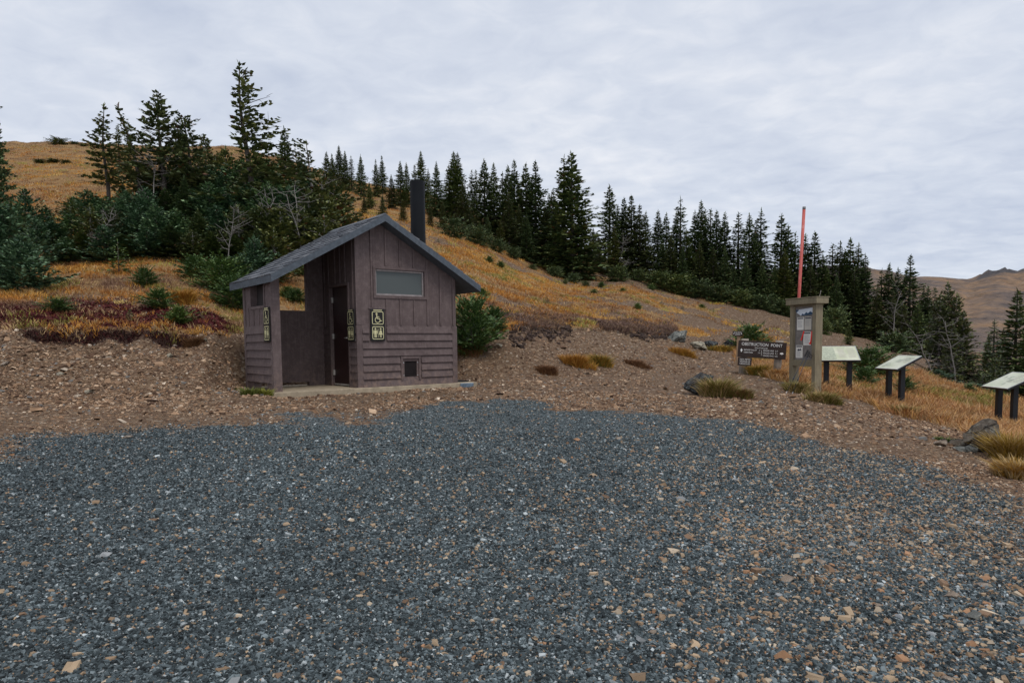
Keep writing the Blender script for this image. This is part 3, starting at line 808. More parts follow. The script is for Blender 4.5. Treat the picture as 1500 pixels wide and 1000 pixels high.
for i, (px, py, w, h, lab) in enumerate([
    (1396, 876, 28, .45, 'large square tan stone on the gravel, biggest of the flat stones'),
    (1428, 907, 26, .5, 'grey brown chunky stone just beyond the square tan stone'),
    (1436, 858, 30, .2, 'thin curved pale slab above the square tan stone'),
    (1151, 851, 32, .2, 'long thin tan stick shaped stone on the gravel'),
    (1202, 824, 18, .35, 'tan stone on the gravel right of the stick shaped stone'),
    (829, 873, 18, .4, 'pink tan stone lying slantwise on the middle gravel'),
    (786, 864, 14, .3, 'pale grey flake on the gravel left of the slanting pink stone'),
    (957, 926, 18, .4, 'orange tan stone standing tilted in the lower gravel'),
    (905, 643, 13, .4, 'small tan stone alone on the far gravel'),
    (1256, 760, 14, .4, 'tan pebble on the right gravel beyond the others'),
    (616, 992, 16, .4, 'pink stone at the bottom edge of the gravel'),
    (1385, 997, 18, .4, 'tan stone in the lowest right corner of the gravel'),
    (187, 641, 15, .4, 'pale stone on the seam of dirt and gravel'),
    (251, 636, 14, .25, 'flat cream stone on the seam right of the pale stone'),
    (1050, 708, 9, .5, 'reddish pebble on the gravel below the dark boulder'),
    (1288, 888, 15, .4, 'peach coloured stone left of the square tan stone')]):
    Yp = plane_Y(px, py); wm = w * Yp / 1000.
    rock(px, py, Yp, wm, wm * random.uniform(.6, .9), wm * h, M['rock_tan'] if i not in (1, 6) else M['rock_grey'], lab, 'flat_stone', rz=random.uniform(-.6, .6),
         tilt=(random.uniform(-.15, .15), random.uniform(-.2, .2)), seed=40 + i, sink=.2, cat='stone', group=FS, sub=2)
BS = 'pale stones on the cut bank'
for i, (px, py, Yp, w, lab) in enumerate([
    (114, 531, 12.0, 12, 'pale block on the cut bank face, centre left'),
    (104, 545, 11.7, 12, 'flat cream stone below the pale block on the bank'),
    (88, 554, 11.5, 12, 'pinkish stone lowest on the left bank'),
    (255, 494, 13.4, 11, 'rounded pale stone just under the turf edge'),
    (300, 488, 13.7, 13, 'whitish stone beside the round brown clump'),
    (247, 516, 12.9, 13, 'narrow cream stone pointing down the middle bank'),
    (8, 553, 11.3, 16, 'flat grey stone on the bank at the edge of view'),
    (130, 577, 11.1, 20, 'flat slab where the bank meets the dirt track'),
    (733, 501, 18.0, 13, 'flat grey stone on the scree beside the toilet')]):
    wm = w * Yp / 1000.
    rock(px, py, Yp, wm, wm * .7, wm * .4, M['rock_pale'] if i % 3 else M['rock_tan'], lab, 'bank_stone', rz=random.uniform(-.6, .6),
         tilt=(.3, random.uniform(-.3, .3)), seed=70 + i, sink=.15, cat='stone', group=BS, sub=2)

# ------------------------------------------------------------------ text and marks
def text_polys(s, size, align='CENTER'):
    cu = bpy.data.curves.new('text', 'FONT'); cu.body = s; cu.size = size; cu.align_x = align; cu.align_y = 'CENTER'
    cu.resolution_u = 3
    o = bpy.data.objects.new('text', cu); C.objects.link(o)
    bpy.context.view_layer.update()
    me = bpy.data.meshes.new_from_object(o.evaluated_get(bpy.context.evaluated_depsgraph_get()))
    V = [tuple(v.co) for v in me.vertices]; Fp = [tuple(p.vertices) for p in me.polygons]
    bpy.data.objects.remove(o); bpy.data.curves.remove(cu); bpy.data.meshes.remove(me)
    return V, Fp
class Marks:
    """flat marks on a board whose face looks along -y: x to the right, z up"""
    def __init__(s, y): s.y = y; s.mb = MB()
    def text(s, t, x, z, size, align='CENTER', wide=1.0, fit=None):
        V, Fp = text_polys(t, size, align); b = len(s.mb.v)
        if fit: wide = fit / (max(v[0] for v in V) - min(v[0] for v in V))
        s.mb.v += [(x + v[0] * wide, s.y, z + v[1]) for v in V]; s.mb.f += [tuple(b + i for i in f) for f in Fp]
    def rect(s, x0, x1, z0, z1): s.mb.poly([(x0, s.y, z0), (x1, s.y, z0), (x1, s.y, z1), (x0, s.y, z1)])
    def pg(s, pts): s.mb.poly([(p[0], s.y, p[1]) for p in pts])
    def ring(s, x, z, r0, r1, a0=0, a1=360, n=24):
        for i in range(n):
            t0 = math.radians(a0 + (a1 - a0) * i / n); t1 = math.radians(a0 + (a1 - a0) * (i + 1) / n)
            s.pg([(x + r0 * math.cos(t0), z + r0 * math.sin(t0)), (x + r1 * math.cos(t0), z + r1 * math.sin(t0)),
                  (x + r1 * math.cos(t1), z + r1 * math.sin(t1)), (x + r0 * math.cos(t1), z + r0 * math.sin(t1))])
    def disc(s, x, z, r, n=14): s.pg([(x + r * math.cos(2 * math.pi * i / n), z + r * math.sin(2 * math.pi * i / n)) for i in range(n)])
    def line(s, a, b, w):
        d = Vector((b[0] - a[0], b[1] - a[1])).normalized(); nx, nz = -d.y * w / 2, d.x * w / 2
        s.pg([(a[0] + nx, a[1] + nz), (a[0] - nx, a[1] - nz), (b[0] - nx, b[1] - nz), (b[0] + nx, b[1] + nz)])
    def frame(s, x0, x1, z0, z1, w, r=.03):
        def path(o):
            X0, X1, Z0, Z1, R = x0 + o, x1 - o, z0 + o, z1 - o, max(r - o, .002); P = []
            for cx, cz, a in ((X1 - R, Z1 - R, 0), (X0 + R, Z1 - R, 90), (X0 + R, Z0 + R, 180), (X1 - R, Z0 + R, 270)):
                for k in range(5):
                    t = math.radians(a + 22.5 * k); P.append((cx + R * math.cos(t), cz + R * math.sin(t)))
            return P
        A, B = path(0), path(w)
        for i in range(len(A)):
            j = (i + 1) % len(A); s.pg([A[i], A[j], B[j], B[i]])
    def build(s, name, mat, parent): return s.mb.build(name, mat, parent, fix=False)

# ------------------------------------------------------------------ toilet building (x along the facade, y into the depth)
BASE = Vector((-3.07, 13.6, EYE - .851)); BRZ = math.radians(38.66)
bld = empty('toilet_building', BASE, BRZ, 'mauve brown vault toilet hut with a gable roof and open porch', 'toilet hut')
RS, RZ, RK = .535, 3.29, .563
def zr(s): return RZ - RK * abs(s - RS)
W0, W1, WB, WT = .437, 1.58, 1.855, 2.38           # window
SX, DX = 2.37, 1.95
TH = .13
m = MB()
def gable(s0, s1, zb, y0, y1):
    pts = [(s0, zb), (s1, zb), (s1, zr(s1) + .03)]
    if s0 < RS < s1: pts.append((RS, RZ + .03))
    pts.append((s0, zr(s0) + .03)); m.prism(pts, 'y', y0, y1)
# front wall round the window and the floor vent
V0, V1, VB, VT = 1.02, 1.397, .14, .557
gable(0, W0, 0, 0, TH); gable(W1, SX, 0, 0, TH); gable(W0, W1, WT, 0, TH)
m.box(W0, W1, 0, TH, VT, WB); m.box(W0, V0, 0, TH, 0, VT); m.box(V1, W1, 0, TH, 0, VT); m.box(V0, V1, 0, TH, 0, VB)
gable(0, SX, 0, DX - TH, DX)
m.box(SX - TH, SX, TH, DX - TH, 0, zr(SX) + .01)
D0, D1, DT = .333, 1.18, 2.06                       # door
m.box(0, TH, TH, D0, 0, zr(0) + .01); m.box(0, TH, D1, DX - TH, 0, zr(0) + .01); m.box(0, TH, D0, D1, DT, zr(0) + .01)
main = m.build('wall', M['wall'], bld)
# raised boards on the front
m = MB()
BAND = 1.24
def batten(s, z0, z1, w=.036, d=.024): m.box(s - w / 2, s + w / 2, -d, .002, z0, z1)
for k in range(7):
    s = .345 + .325 * k
    top = zr(s) - .02
    if s > 2.3: continue
    if W0 - .05 < s < W1 + .05:
        batten(s, BAND + .012, WB - .075); batten(s, WT + .065, top)
    elif s < .62: batten(s, 1.60, top)
    else: batten(s, BAND + .012, top)
# corner boards, water table
m.box(-.012, .115, -.022, .002, 0, BAND); m.box(SX - .115, SX + .012, -.022, .002, 0, BAND)
m.box(-.006, .10, -.014, .002, BAND + .01, zr(0) - .02)
def lap(s0, s1, z0, z1, y=0, d=.036):
    """clapboard: thick at its bottom edge"""
    m.prism([(y + .002, z0), (y - d, z0 + .004), (y - .004, z1), (y + .002, z1)], 'x', s0, s1)
SH = BAND / 8
for k in range(8):
    z0, z1 = k * SH, (k + 1) * SH
    lo, hi = .117, SX - .117
    segs = [(lo, hi)]
    if z1 > VB + .02 and z0 < VT - .02: segs = [(lo, V0 - .06), (V1 + .07, hi)]
    if z1 > .98: segs = [(lo, .262), (.66, hi)]
    for a, b in segs: lap(a, b, z0, z1)
# raised surround of window and vent
for a, b, c, d in ((W0 - .055, W0, WB - .06, WT + .055), (W1, W1 + .055, WB - .06, WT + .055), (W0, W1, WT, WT + .055), (W0, W1, WB - .06, WB)):
    m.box(a, b, -.020, .002, c, d)
for a, b, c, d in ((V0 - .05, V0, VB - .03, VT + .05), (V1, V1 + .05, VB - .03, VT + .05), (V0, V1, VT, VT + .05)):
    m.box(a, b, -.030, .002, c, d)
m.box(.262, .655, -.018, .002, 1.575, 1.60)
m.build('front_cladding', M['wall'], bld, bevel=.004)
# cladding on the porch face of the main block (x = 0 looks towards -x)
m = MB()
def lapx(t0, t1, z0, z1, x=0, d=.024):
    m.prism([(x + .002, z0), (x - d, z0 + .004), (x - .004, z1), (x + .002, z1)], 'y', t0, t1)
for k in range(8):
    z0, z1 = k * SH, (k + 1) * SH
    lapx(.02, D0 - .05, z0, z1); lapx(D1 + .05, 1.565, z0, z1)
for t in (.12, D0 + .12, D0 + .36, D0 + .60, D1 + .08, D1 + .3):
    z0 = BAND + .01 if t < D0 or t > D1 else DT + .07
    m.box(-.02, .002, t - .018, t + .018, z0, zr(0) - .02)
for t in (D0 - .05, D1): m.box(-.03, .002, t, t + .05, 0, DT + .05)
m.box(-.03, .002, D0, D1, DT, DT + .05)
m.build('porch_cladding', M['wall'], bld)
# window
m = MB()
fw = .038
for a, b, c, d in ((W0, W0 + fw, WB, WT), (W1 - fw, W1, WB, WT), (W0 + fw, W1 - fw, WT - fw, WT), (W0 + fw, W1 - fw, WB, WB + fw)):
    m.box(a + .001, b - .001, .028, .075, c + .001, d - .001)
wf = m.build('window', M['wframe'], bld, bevel=.004)
MB().box(W0 + fw, W1 - fw, .045, .055, WB + fw, WT - fw).build('pane', M['glass'], wf)
# floor vent with louvres
m = MB()
for a, b, c, d in ((V0, V0 + .04, VB, VT), (V1 - .04, V1, VB, VT), (V0 + .04, V1 - .04, VT - .05, VT), (V0 + .04, V1 - .04, VB, VB + .04)):
    m.box(a, b, -.004, .05, c, d)
vent = m.build('floor_vent', M['wall'], bld)
m = MB(); m.box(V0 + .04, V1 - .04, .045, .055, VB + .04, VT - .05)
for i in range(15):
    z = VB + .05 + i * .021
    m.prism([(.012, z), (.04, z + .013), (.04, z + .017), (.012, z + .004)], 'x', V0 + .04, V1 - .04)
m.build('louvre', simple('dark_vent_grille', (.035, .027, .027), .6), vent)
for s in (V0 + .02, V1 - .02):
    for z in (VB + .07, VT - .08): MB().tube([(s, -.009, z), (s, .0, z)], .011, 8).build('screw', M['steel'], vent)

# door
door = MB().box(.045, .09, D0 + .004, D1 - .004, .02, DT - .004).build('door', M['door'], bld)
m = MB()
m.tube([(.046, D0 + .075, 1.0), (-.01, D0 + .075, 1.0)], .02, 10); m.tube([(-.012, D0 + .075, 1.0), (-.016, D0 + .20, 1.0)], .012, 8)
m.build('handle', M['steel'], door, smooth=True)
MB().tube([(.046, D0 + .075, 1.18), (.028, D0 + .075, 1.18)], .026, 12).build('deadbolt', M['steel'], door)
for z in (.28, 1.04, 1.80):
    MB().box(.0, .04, D1 - .035, D1 - .005, z - .055, z + .055).build('hinge', M['hinge'], door)
MB().box(.03, .046, D0 + .02, D1 - .02, .022, .05).build('kick_strip', M['hinge'], door)
# porch screen: outer wall with a small opening, low back wall
m = MB()
L0, L1, PD = -1.66, -1.52, 1.60
O0, O1, OB = .42, 1.15, 1.615
def sidepanel(t0, t1, z0, z1): m.box(L0, L1, t0, t1, z0, z1)
zt = zr(L1) + .005
sidepanel(0, O0, 0, zt); sidepanel(O1, PD, 0, zt); sidepanel(O0, O1, .145, OB); m.box(L0, L1, O0, O1, .0, .02)
sidepanel(O0, O0 + .001, .02, .145)
def lapl(t0, t1, z0, z1):
    m.prism([(L0 - .002 + .004, z0), (L0 - .026, z0 + .004), (L0 - .004, z1), (L0 + .002, z1)], 'y', t0, t1)
for k in range(1, 8):
    z0, z1 = k * SH, (k + 1) * SH
    if z1 > .98: lapl(.36, PD - .10, z0, z1)
    else: lapl(.115, PD - .10, z0, z1)
m.box(L0 - .02, L0 + .002, -.0, .112, .0, zt - .02); m.box(L0 - .02, L0 + .002, PD - .10, PD + .01, .0, zt - .02)
for t in (.42, .72, 1.02, 1.32): m.box(L0 - .014, L0 + .002, t - .016, t + .016, BAND + .012, OB - .02)
m.box(L0 - .016, L0 + .002, O0 - .05, O0, OB - .05, zt - .02); m.box(L0 - .016, L0 + .002, O1, O1 + .05, OB - .05, zt - .02)
m.box(L0 - .016, L0 + .002, O0, O1, OB - .05, OB)
m.build('screen_wall', M['wall'], bld)
MB().box(L1 - .03, L1 - .02, O0 + .001, O1 - .001, OB + .001, zt - .01).build('shade_backing', M['dark'], bld)  # dark sheet added in the opening; its colour stands in for porch shade
m = MB()
m.box(L1, -.36, 1.57, 1.70, .085, 1.59)
m.prism([(-.36, 0), (-.0, 0), (-.0, zr(0) + .02), (-.36, zr(-.36) + .02)], 'y', 1.57, 1.70)
m.box(L1 + .002, -.002, 1.562, 1.572, 1.225, 1.24)
bw = m.build('back_screen', M['wall'], bld)
m = MB(); m.tube([(-1.17, 1.57, 1.13), (-1.17, 1.545, 1.13)], .04, 14); m.tube([(-1.17, 1.546, 1.12), (-1.17, 1.515, 1.11), (-1.17, 1.50, 1.13), (-1.17, 1.505, 1.15)], .009, 6)
m.build('coat_hook', M['steel'], bw, smooth=True)
# roof: two slabs meeting at the ridge, courses of shakes on top
RT0, RT1 = -.30, 2.15
EL, ER = -1.767, 2.84
TK = .125
m = MB()
m.prism([(EL, zr(EL)), (RS, RZ), (RS, RZ + TK), (EL, zr(EL) + TK)], 'y', RT0, RT1)
m.prism([(RS, RZ), (ER, zr(ER)), (ER, zr(ER) + TK), (RS, RZ + TK)], 'y', RT0, RT1)
roof = m.build('roof', M['rake'], bld)
m = MB(); ca, sa = math.cos(math.atan(RK)), math.sin(math.atan(RK))
for side in (-1, 1):
    run = (RS - EL) if side < 0 else (ER - RS)
    LEN = run / ca; nrow = 15; ex = LEN / nrow
    for r_ in range(nrow):
        d0 = LEN - (r_ + 1) * ex - .012; d1 = LEN - r_ * ex + .006
        t = RT0 + .004
        while t < RT1 - .01:
            w = random.uniform(.12, .30); t1 = min(t + w, RT1 - .004)
            th = random.uniform(.016, .03); j = random.uniform(0, .018)
            def P(d, up):      # d: down the slope from the ridge, up: off the slope
                return (RS + side * (d * ca + up * sa), RZ + TK - d * sa + up * ca)
            a, b = max(d0, 0), d1 - j
            q = [P(a, .002), P(b, .002), P(b, th), P(a, .006)]
            m.prism(q, 'y', t, t1 - .006); t = t1
m.build('shingle', M['shingle'], roof)
m = MB(); m.prism([(RS - .11, RZ + TK - .05), (RS, RZ + TK + .012), (RS + .11, RZ + TK - .05), (RS + .11, RZ + TK - .03), (RS, RZ + TK + .034), (RS - .11, RZ + TK - .03)], 'y', RT0 + .002, RT1 - .002)
m.build('ridge_cap', M['shingle'], roof)
# vent pipe through the far slope
m = MB(); vx, vy, vr = 2.03, .95, .165
zb_, zt_ = 2.35, 4.50
n = 32
def circ(r, z): return [(vx + r * math.cos(2*math.pi*i/n), vy + r * math.sin(2*math.pi*i/n), z) for i in range(n)]
rings = [circ(vr, zb_), circ(vr, zt_), circ(vr - .012, zt_ + .004), circ(vr - .014, zt_ - .4)]
b = len(m.v)
for R_ in rings: m.v += R_
for k in range(3):
    for i in range(n):
        j = (i + 1) % n; m.f.append((b + k*n + i, b + k*n + j, b + (k+1)*n + j, b + (k+1)*n + i))
m.f.append(tuple(b + 3*n + i for i in range(n)))
vp = m.build('vent_pipe', M['pipe'], bld, fix=False)
vp.data.polygons.foreach_set('use_smooth', [True] * len(vp.data.polygons))
mm = vp.modifiers.new('edge', 'EDGE_SPLIT'); mm.split_angle = math.radians(40)
# slab
m = MB(); m.box(-1.72, 2.86, -.085, 2.1, -.22, 0)
m.build('foundation_slab', M['slab'], bld, bevel=.012)
MB().box(2.42, 2.78, .15, .62, .002, .03).build('drain_mat', M['rubber'], bld)

def restroom_sign(loc, rz, label):
    """black plate, cream pictograms; faces its own -y"""
    e = empty('restroom_sign', loc, rz, label, 'restroom sign', 'restroom signs on the toilet hut')
    MB().box(-.16, .16, -.012, .004, -.32, .32).build('plate', M['signblack'], e, bevel=.003)
    k = Marks(-.0145)
    k.rect(-.095, .095, .288, .306)
    k.frame(-.128, .128, .012, .272, .014); k.frame(-.128, .128, -.288, -.028, .014)
    # wheelchair figure
    k.disc(-.025, .222, .022)
    k.line((-.024, .20), (-.014, .125), .022); k.line((-.018, .165), (.035, .165), .013)
    k.line((-.012, .128), (.040, .128), .018); k.line((.038, .132), (.062, .075), .018); k.line((.056, .075), (.088, .088), .014)
    k.ring(-.004, .102, .048, .062, 120, 350, 18)
    # man and woman
    for sx, f in ((-.058, False), (.058, True)):
        k.disc(sx, -.078, .019)
        if f: k.pg([(sx - .017, -.105), (sx + .017, -.105), (sx + .046, -.195), (sx - .046, -.195)]); k.rect(sx - .018, sx - .004, -.25, -.195); k.rect(sx + .004, sx + .018, -.25, -.195)
        else: k.rect(sx - .026, sx + .026, -.18, -.105); k.rect(sx - .046, sx - .031, -.175, -.107); k.rect(sx + .031, sx + .046, -.175, -.107); k.rect(sx - .024, sx - .003, -.25, -.18); k.rect(sx + .003, sx + .024, -.25, -.18)
    k.rect(-.004, .004, -.25, -.066)
    k.build('pictogram', M['cream'], e)
    return e
BM = Matrix.Translation(BASE) @ Matrix.Rotation(BRZ, 4, 'Z')
def bpt(x, y, z): return BM @ Vector((x, y, z))
restroom_sign(bpt(.446, -.034, 1.253), BRZ, 'black and cream restroom sign on the front gable wall under the window')
restroom_sign(bpt(-.034, .165, 1.25), BRZ - math.pi / 2, 'black and cream restroom sign on the shaded porch wall beside the door')
restroom_sign(bpt(L0 - .034, .21, 1.25), BRZ - math.pi / 2, 'black and cream restroom sign on the outer screen wall left of the porch')
# faded board lying against the slab
bb = MB().box(-.17, .17, -.02, .02, -.045, .045).build('scrap_board', M['bluebrd'], None, bevel=.006)
p = bpt(2.55, -.13, 0); bb.location = (p.x, p.y, H(p.x, p.y) + .05); bb.rotation_euler = (.25, .02, BRZ)
tag(bb, 'faded blue scrap of board lying against the concrete slab of the hut', 'board')

# ------------------------------------------------------------------ notice board
KR = Vector((6.645, 15.0, 0)); KD = Vector((.352, -.935, 0)).normalized(); KW = .78
KL = KR - KD * KW
kz = H(KR.x, KR.y)
KB = Vector((KL.x, KL.y, kz)); krz = math.atan2(KD.y, KD.x)
kio = empty('notice_board', KB, krz, 'olive wooden notice board on two square posts with pinned papers', 'notice board')
KM = Matrix.Translation(KB) @ Matrix.Rotation(krz, 4, 'Z')
ktop = (at(1180, 436, 15.2).z - kz)
for x in (0, KW - .105):
    MB().box(x, x + .105, .025, .22, -.35, ktop - .14).build('post', M['kiosk'], kio, bevel=.008)
m = MB(); m.box(-.06, KW + .08, -.05, .30, ktop - .14, ktop - .012); m.build('top_beam', M['kiosk'], kio, bevel=.01)
MB().box(-.075, KW + .09, -.06, .32, ktop - .008, ktop + .012).build('cap', M['kiosk'], kio, bevel=.004)
z_lo = at(1190, 529, 15.0).z - kz
MB().box(.105, KW - .105, .03, .15, z_lo - .12, z_lo).build('lower_rail', M['kiosk'], kio, bevel=.006)
MB().box(.105, KW - .105, .075, .10, z_lo, ktop - .14).build('backboard', M['corkboard'], kio)
m = MB()
m.box(.105, .125, .045, .075, z_lo, ktop - .14); m.box(KW - .125, KW - .105, .045, .075, z_lo, ktop - .14)
m.box(.125, KW - .125, .045, .075, ktop - .18, ktop - .14); m.box(.125, KW - .125, .045, .075, z_lo, z_lo + .025)
m.build('inner_frame', M['kiosk'], kio)
m = MB(); m.tube([(KW + .06, .05, ktop), (KW + .13, .02, ktop + .13)], .007, 5); m.build('wire_stub', M['hinge'], kio)
PZ0, PZ1 = z_lo + .03, ktop - .18; PX0, PX1 = .128, KW - .128; PH = PZ1 - PZ0; PW = PX1 - PX0
def sheet(x0, x1, f0, f1, label, mat='paper', header=True, lines=7, rot=0, pic=False):
    """a paper pinned on the board, fractions of the board's opening"""
    a, b = PX0 + PW * x0, PX0 + PW * x1; zb, zt = PZ0 + PH * f0, PZ0 + PH * f1
    w, h = b - a, zt - zb
    e = empty('notice_paper', KM @ Vector(((a + b) / 2, .069, (zb + zt) / 2)), krz, label, 'notice', 'papers pinned on the notice board')
    e.rotation_euler = (0, rot, krz)
    MB().box(-w/2, w/2, -.001, .002, -h/2, h/2).build('sheet', M[mat], e)
    k = Marks(-.0035)
    if header: k.rect(-w * .42, w * .42, h * .36, h * .45)
    if pic:
        k.pg([(-w*.3, h*.08), (-w*.12, h*.24), (0, h*.15), (w*.2, h*.26), (w*.33, h*.06), (w*.1, h*.1), (-w*.05, h*.04)])
    if header or pic: k.build('heading', M['ink'], e)
    k = Marks(-.0035)
    z0 = .24 if not pic else -.04
    for i in range(lines):
        z = h * (z0 - i * .085)
        if z < -h * .44: break
        k.rect(-w * .36, -w * .36 + w * random.uniform(.5, .72), z - h * .015, z + h * .015)
    k.build('print', M['faint'], e)
    return e
sheet(.10, .48, .56, .80, 'cream notice pinned upper left on the board')
sheet(.53, .91, .56, .80, 'grey notice pinned upper right on the board', 'papergrey', True, 6)
sheet(.48, .90, .27, .52, 'white notice held between two red tapes on the board', 'paper', True, 8)
sheet(.06, .45, .03, .27, 'notice with a small dark picture pinned lower left', 'paper', True, 5, 0, True)
# torn landscape picture at the top
e = empty('torn_picture', KM @ Vector(((PX0 + PX1) / 2, .069, PZ0 + PH * .90)), krz, 'torn blue and white mountain picture curling across the top of the board', 'picture')
k = Marks(-.001); w = PW * .98; h = PH * .14
k.pg([(-w*.5, h*.30), (-w*.46, -h*.05), (-w*.2, -h*.52), (w*.5, -h*.45), (w*.5, h*.5), (-w*.1, h*.36)]); k.build('sheet', simple('pale_blue_white_print', (.62, .68, .74), .5, .12, 12), e)
k = Marks(-.003); k.pg([(-w*.18, -h*.5), (-w*.1, -h*.22), (0, -h*.36), (w*.12, -h*.05), (w*.22, -h*.24), (w*.34, 0), (w*.5, -h*.2), (w*.5, -h*.45)])
k.pg([(-w*.5, h*.3), (-w*.46, -h*.05), (-w*.4, h*.02), (-w*.3, h*.3)]); k.build('ridge_print', simple('deep_blue_print', (.03, .07, .13), .5, .3, 20), e)
for i, (xa, za, xb, zb, lab) in enumerate(((.52, .535, .36, .36, 'slanting strip of bright red tape left of the white notice'),
                                           (.97, .535, .90, .29, 'strip of bright red tape on the right edge of the white notice'))):
    k = Marks(-.008); k.line((PX0 + PW * xa, PZ0 + PH * za), (PX0 + PW * xb, PZ0 + PH * zb), .034)
    if i: k.line((PX0 + PW * .92, PZ0 + PH * .32), (PX0 + PW * .82, PZ0 + PH * .30), .03)
    o = k.build('red_tape', M['redtape'], None); o.matrix_world = KM @ Matrix.Translation((0, .069, 0))
    tag(o, lab, 'tape', 'red tape on the notice board')
# trekking poles leaning on it
def trekking_pole(foot, top, label):
    e = empty('trekking_pole', foot, 0, label, 'trekking pole', 'trekking poles against the notice board')
    d = top - foot; L = d.length; u_ = d.normalized()
    P = lambda t: tuple(u_ * L * t)
    MB().tube([P(.0), P(.05)], [.003, .006], 6).build('tip', M['steel'], e)
    MB().tube([P(.05), P(.34)], .005, 8).build('lower_shaft', M['rubber'], e, True)
    MB().tube([P(.32), P(.87)], .0065, 8).build('upper_shaft', M['poleblue'], e, True)
    MB().tube([P(.31), P(.35)], .013, 8).build('lock', M['poleblue'], e, True)
    MB().tube([P(.86), P(.89), P(.94), P(.985), P(1.0)], [.013, .018, .015, .020, .012], 10).build('grip', M['rubber'], e, True)
    m = MB(); a = Vector(P(.97)); s_ = Vector((.05, -.02, -.11))
    m.tube([a, a + s_ * .6 + Vector((.03, -.01, 0)), a + s_, a + s_ * .7 + Vector((-.03, 0, -.02)), a + Vector((0, 0, -.04))], .006, 5); m.build('wrist_strap', M['rubber'], e, True)
KZ = lambda x, y: H(x, y)
t0 = KM @ Vector((KW - .17, -.02, at(1188, 513, 15.0).z - kz)); t1 = KM @ Vector((KW - .11, -.03, at(1190, 515, 15.0).z - kz))
f0 = at(1151, 586, 13.9); f0.z = H(f0.x, f0.y) + .005; f1 = at(1160, 586, 13.9); f1.z = H(f1.x, f1.y) + .005
trekking_pole(f0, t0, 'blue and black trekking pole leaning on the notice board, its tip farther left')
trekking_pole(f1, t1, 'blue and black trekking pole leaning on the notice board, its tip farther right')
# snow pole
e = at(1163, 545, 16.6); pz = H(e.x, e.y); tp = at(1178, 303, 16.6)
po = empty('marker_pole', (e.x, e.y, pz), 0, 'tall faded red marker pole leaning slightly behind the notice board', 'marker pole')
d = tp - Vector((e.x, e.y, pz))
MB().tube([(0, 0, -.2), tuple(d * .985)], .036, 12).build('shaft', M['redpole'], po, True)
MB().tube([tuple(d * .985), tuple(d)], .038, 12).build('tip_cap', simple('grey_pole_cap', (.2, .2, .2), .6), po, True)

# ------------------------------------------------------------------ wooden signs
def sign_frame(pxl, pxr, py_top, Yl, Yr):
    a = at(pxl, py_top, Yl); b = at(pxr, py_top, Yr); d = b - a
    return a, d.length, math.atan2(d.y, d.x)
# big trail sign
a, w, rz = sign_frame(1082, 1153, 498, 17.6, 17.3)
hgt = 24.5 * 17.45 / 1000
sg = empty('trail_sign', (a.x, a.y, a.z), rz, 'wide dark brown wooden trail sign with routed white lettering, leaning down to the right', 'trail sign')
tl = math.radians(3.9); sg.rotation_euler = (0, tl, rz)
MB().box(0, w, -.025, .03, -hgt, .0).build('board', M['signwood'], sg, bevel=.008)
k = Marks(-.0285)
k.text('OBSTRUCTION  POINT', w * .49, -hgt * .21, hgt * .25, fit=w * .84)
k.text('ELEVATION 6150', w * .48, -hgt * .41, hgt * .11, fit=w * .26)
k.text('BADGER VALLEY', w * .125, -hgt * .55, hgt * .12, 'LEFT', fit=w * .27); k.text('DEER PARK', w * .125, -hgt * .70, hgt * .12, 'LEFT', fit=w * .19)
k.text('.2', w * .45, -hgt * .55, hgt * .105); k.text('7.4', w * .445, -hgt * .70, hgt * .105)
k.line((w * .495, -hgt * .52), (w * .495, -hgt * .86), .006)
for i, (t_, n_) in enumerate((('GRAND LAKE', '3.7'), ('MOOSE LAKE', '4.1'), ('GRAND PASS', '6.0'))):
    z = -hgt * (.54 + .15 * i)
    k.text(t_, w * .525, z, hgt * .125, 'LEFT', fit=w * .22); k.text(n_, w * .80, z, hgt * .125)
cx, cz = w * .075, -hgt * .58
k.pg([(cx, cz + .045), (cx + .028, cz), (cx + .014, cz - .02), (cx + .014, cz - .045), (cx - .014, cz - .045), (cx - .014, cz - .02), (cx - .028, cz)])
cx, cz = w * .91, -hgt * .66
k.pg([(cx + .05, cz), (cx, cz + .036), (cx, cz + .018), (cx - .04, cz + .018), (cx - .04, cz - .018), (cx, cz - .018), (cx, cz - .036)])
k.build('lettering', M['white'], sg)
for px_, ff in ((1096, .14), (1143, .86)):
    x = w * ff; gx, gy = (Matrix.Rotation(rz, 3, 'Z') @ Vector((x, .11, 0)) + a).xy
    zg_ = H(gx, gy) - a.z + x * math.sin(tl)
    m = MB(); m.tube([(x, .11, zg_ - .3), (x, .11, .045)], [.098, .092], 14); m.build('post', M['greypost'], sg, True)
def plaque(px0, px1, py0, py1, Y, label, rows, arrows, post_w, post_off, post_mat, rot=.02):
    A = at((px0 + px1) / 2, (py0 + py1) / 2, Y); w = (px1 - px0) * Y / 1000; h = (py1 - py0) * Y / 1000
    e = empty('small_sign', A, -.1, label, 'small sign'); e.rotation_euler = (0, rot, -.1)
    MB().box(-w/2, w/2, -.02, .02, -h/2, h/2).build('board', M['signwood'], e, bevel=.005)
    k = Marks(-.023)
    for i, r_ in enumerate(rows): k.text(r_, 0, h * (.26 - .26 * i), h * .24, fit=w * (.76 if len(r_) > 6 else .5))
    if arrows:
        for s in (-1, 1): k.pg([(s * w * .46, 0), (s * w * .36, h * .14), (s * w * .36, -h * .14)])
    k.build('lettering', M['white'], e)
    if post_w:
        zb = H(A.x + post_off, A.y + .05) - A.z
        MB().box(post_off - post_w/2, post_off + post_w/2, .022, .022 + post_w, zb - .25, h * .45).build('post', post_mat, e, bevel=.006)
plaque(1081, 1100.5, 523.5, 535.5, 17.35, 'small dark sign with three white lines below the big trail sign', ['NO PETS', 'WEAPONS OR', 'VEHICLES'], False, 0, 0, None, .06)
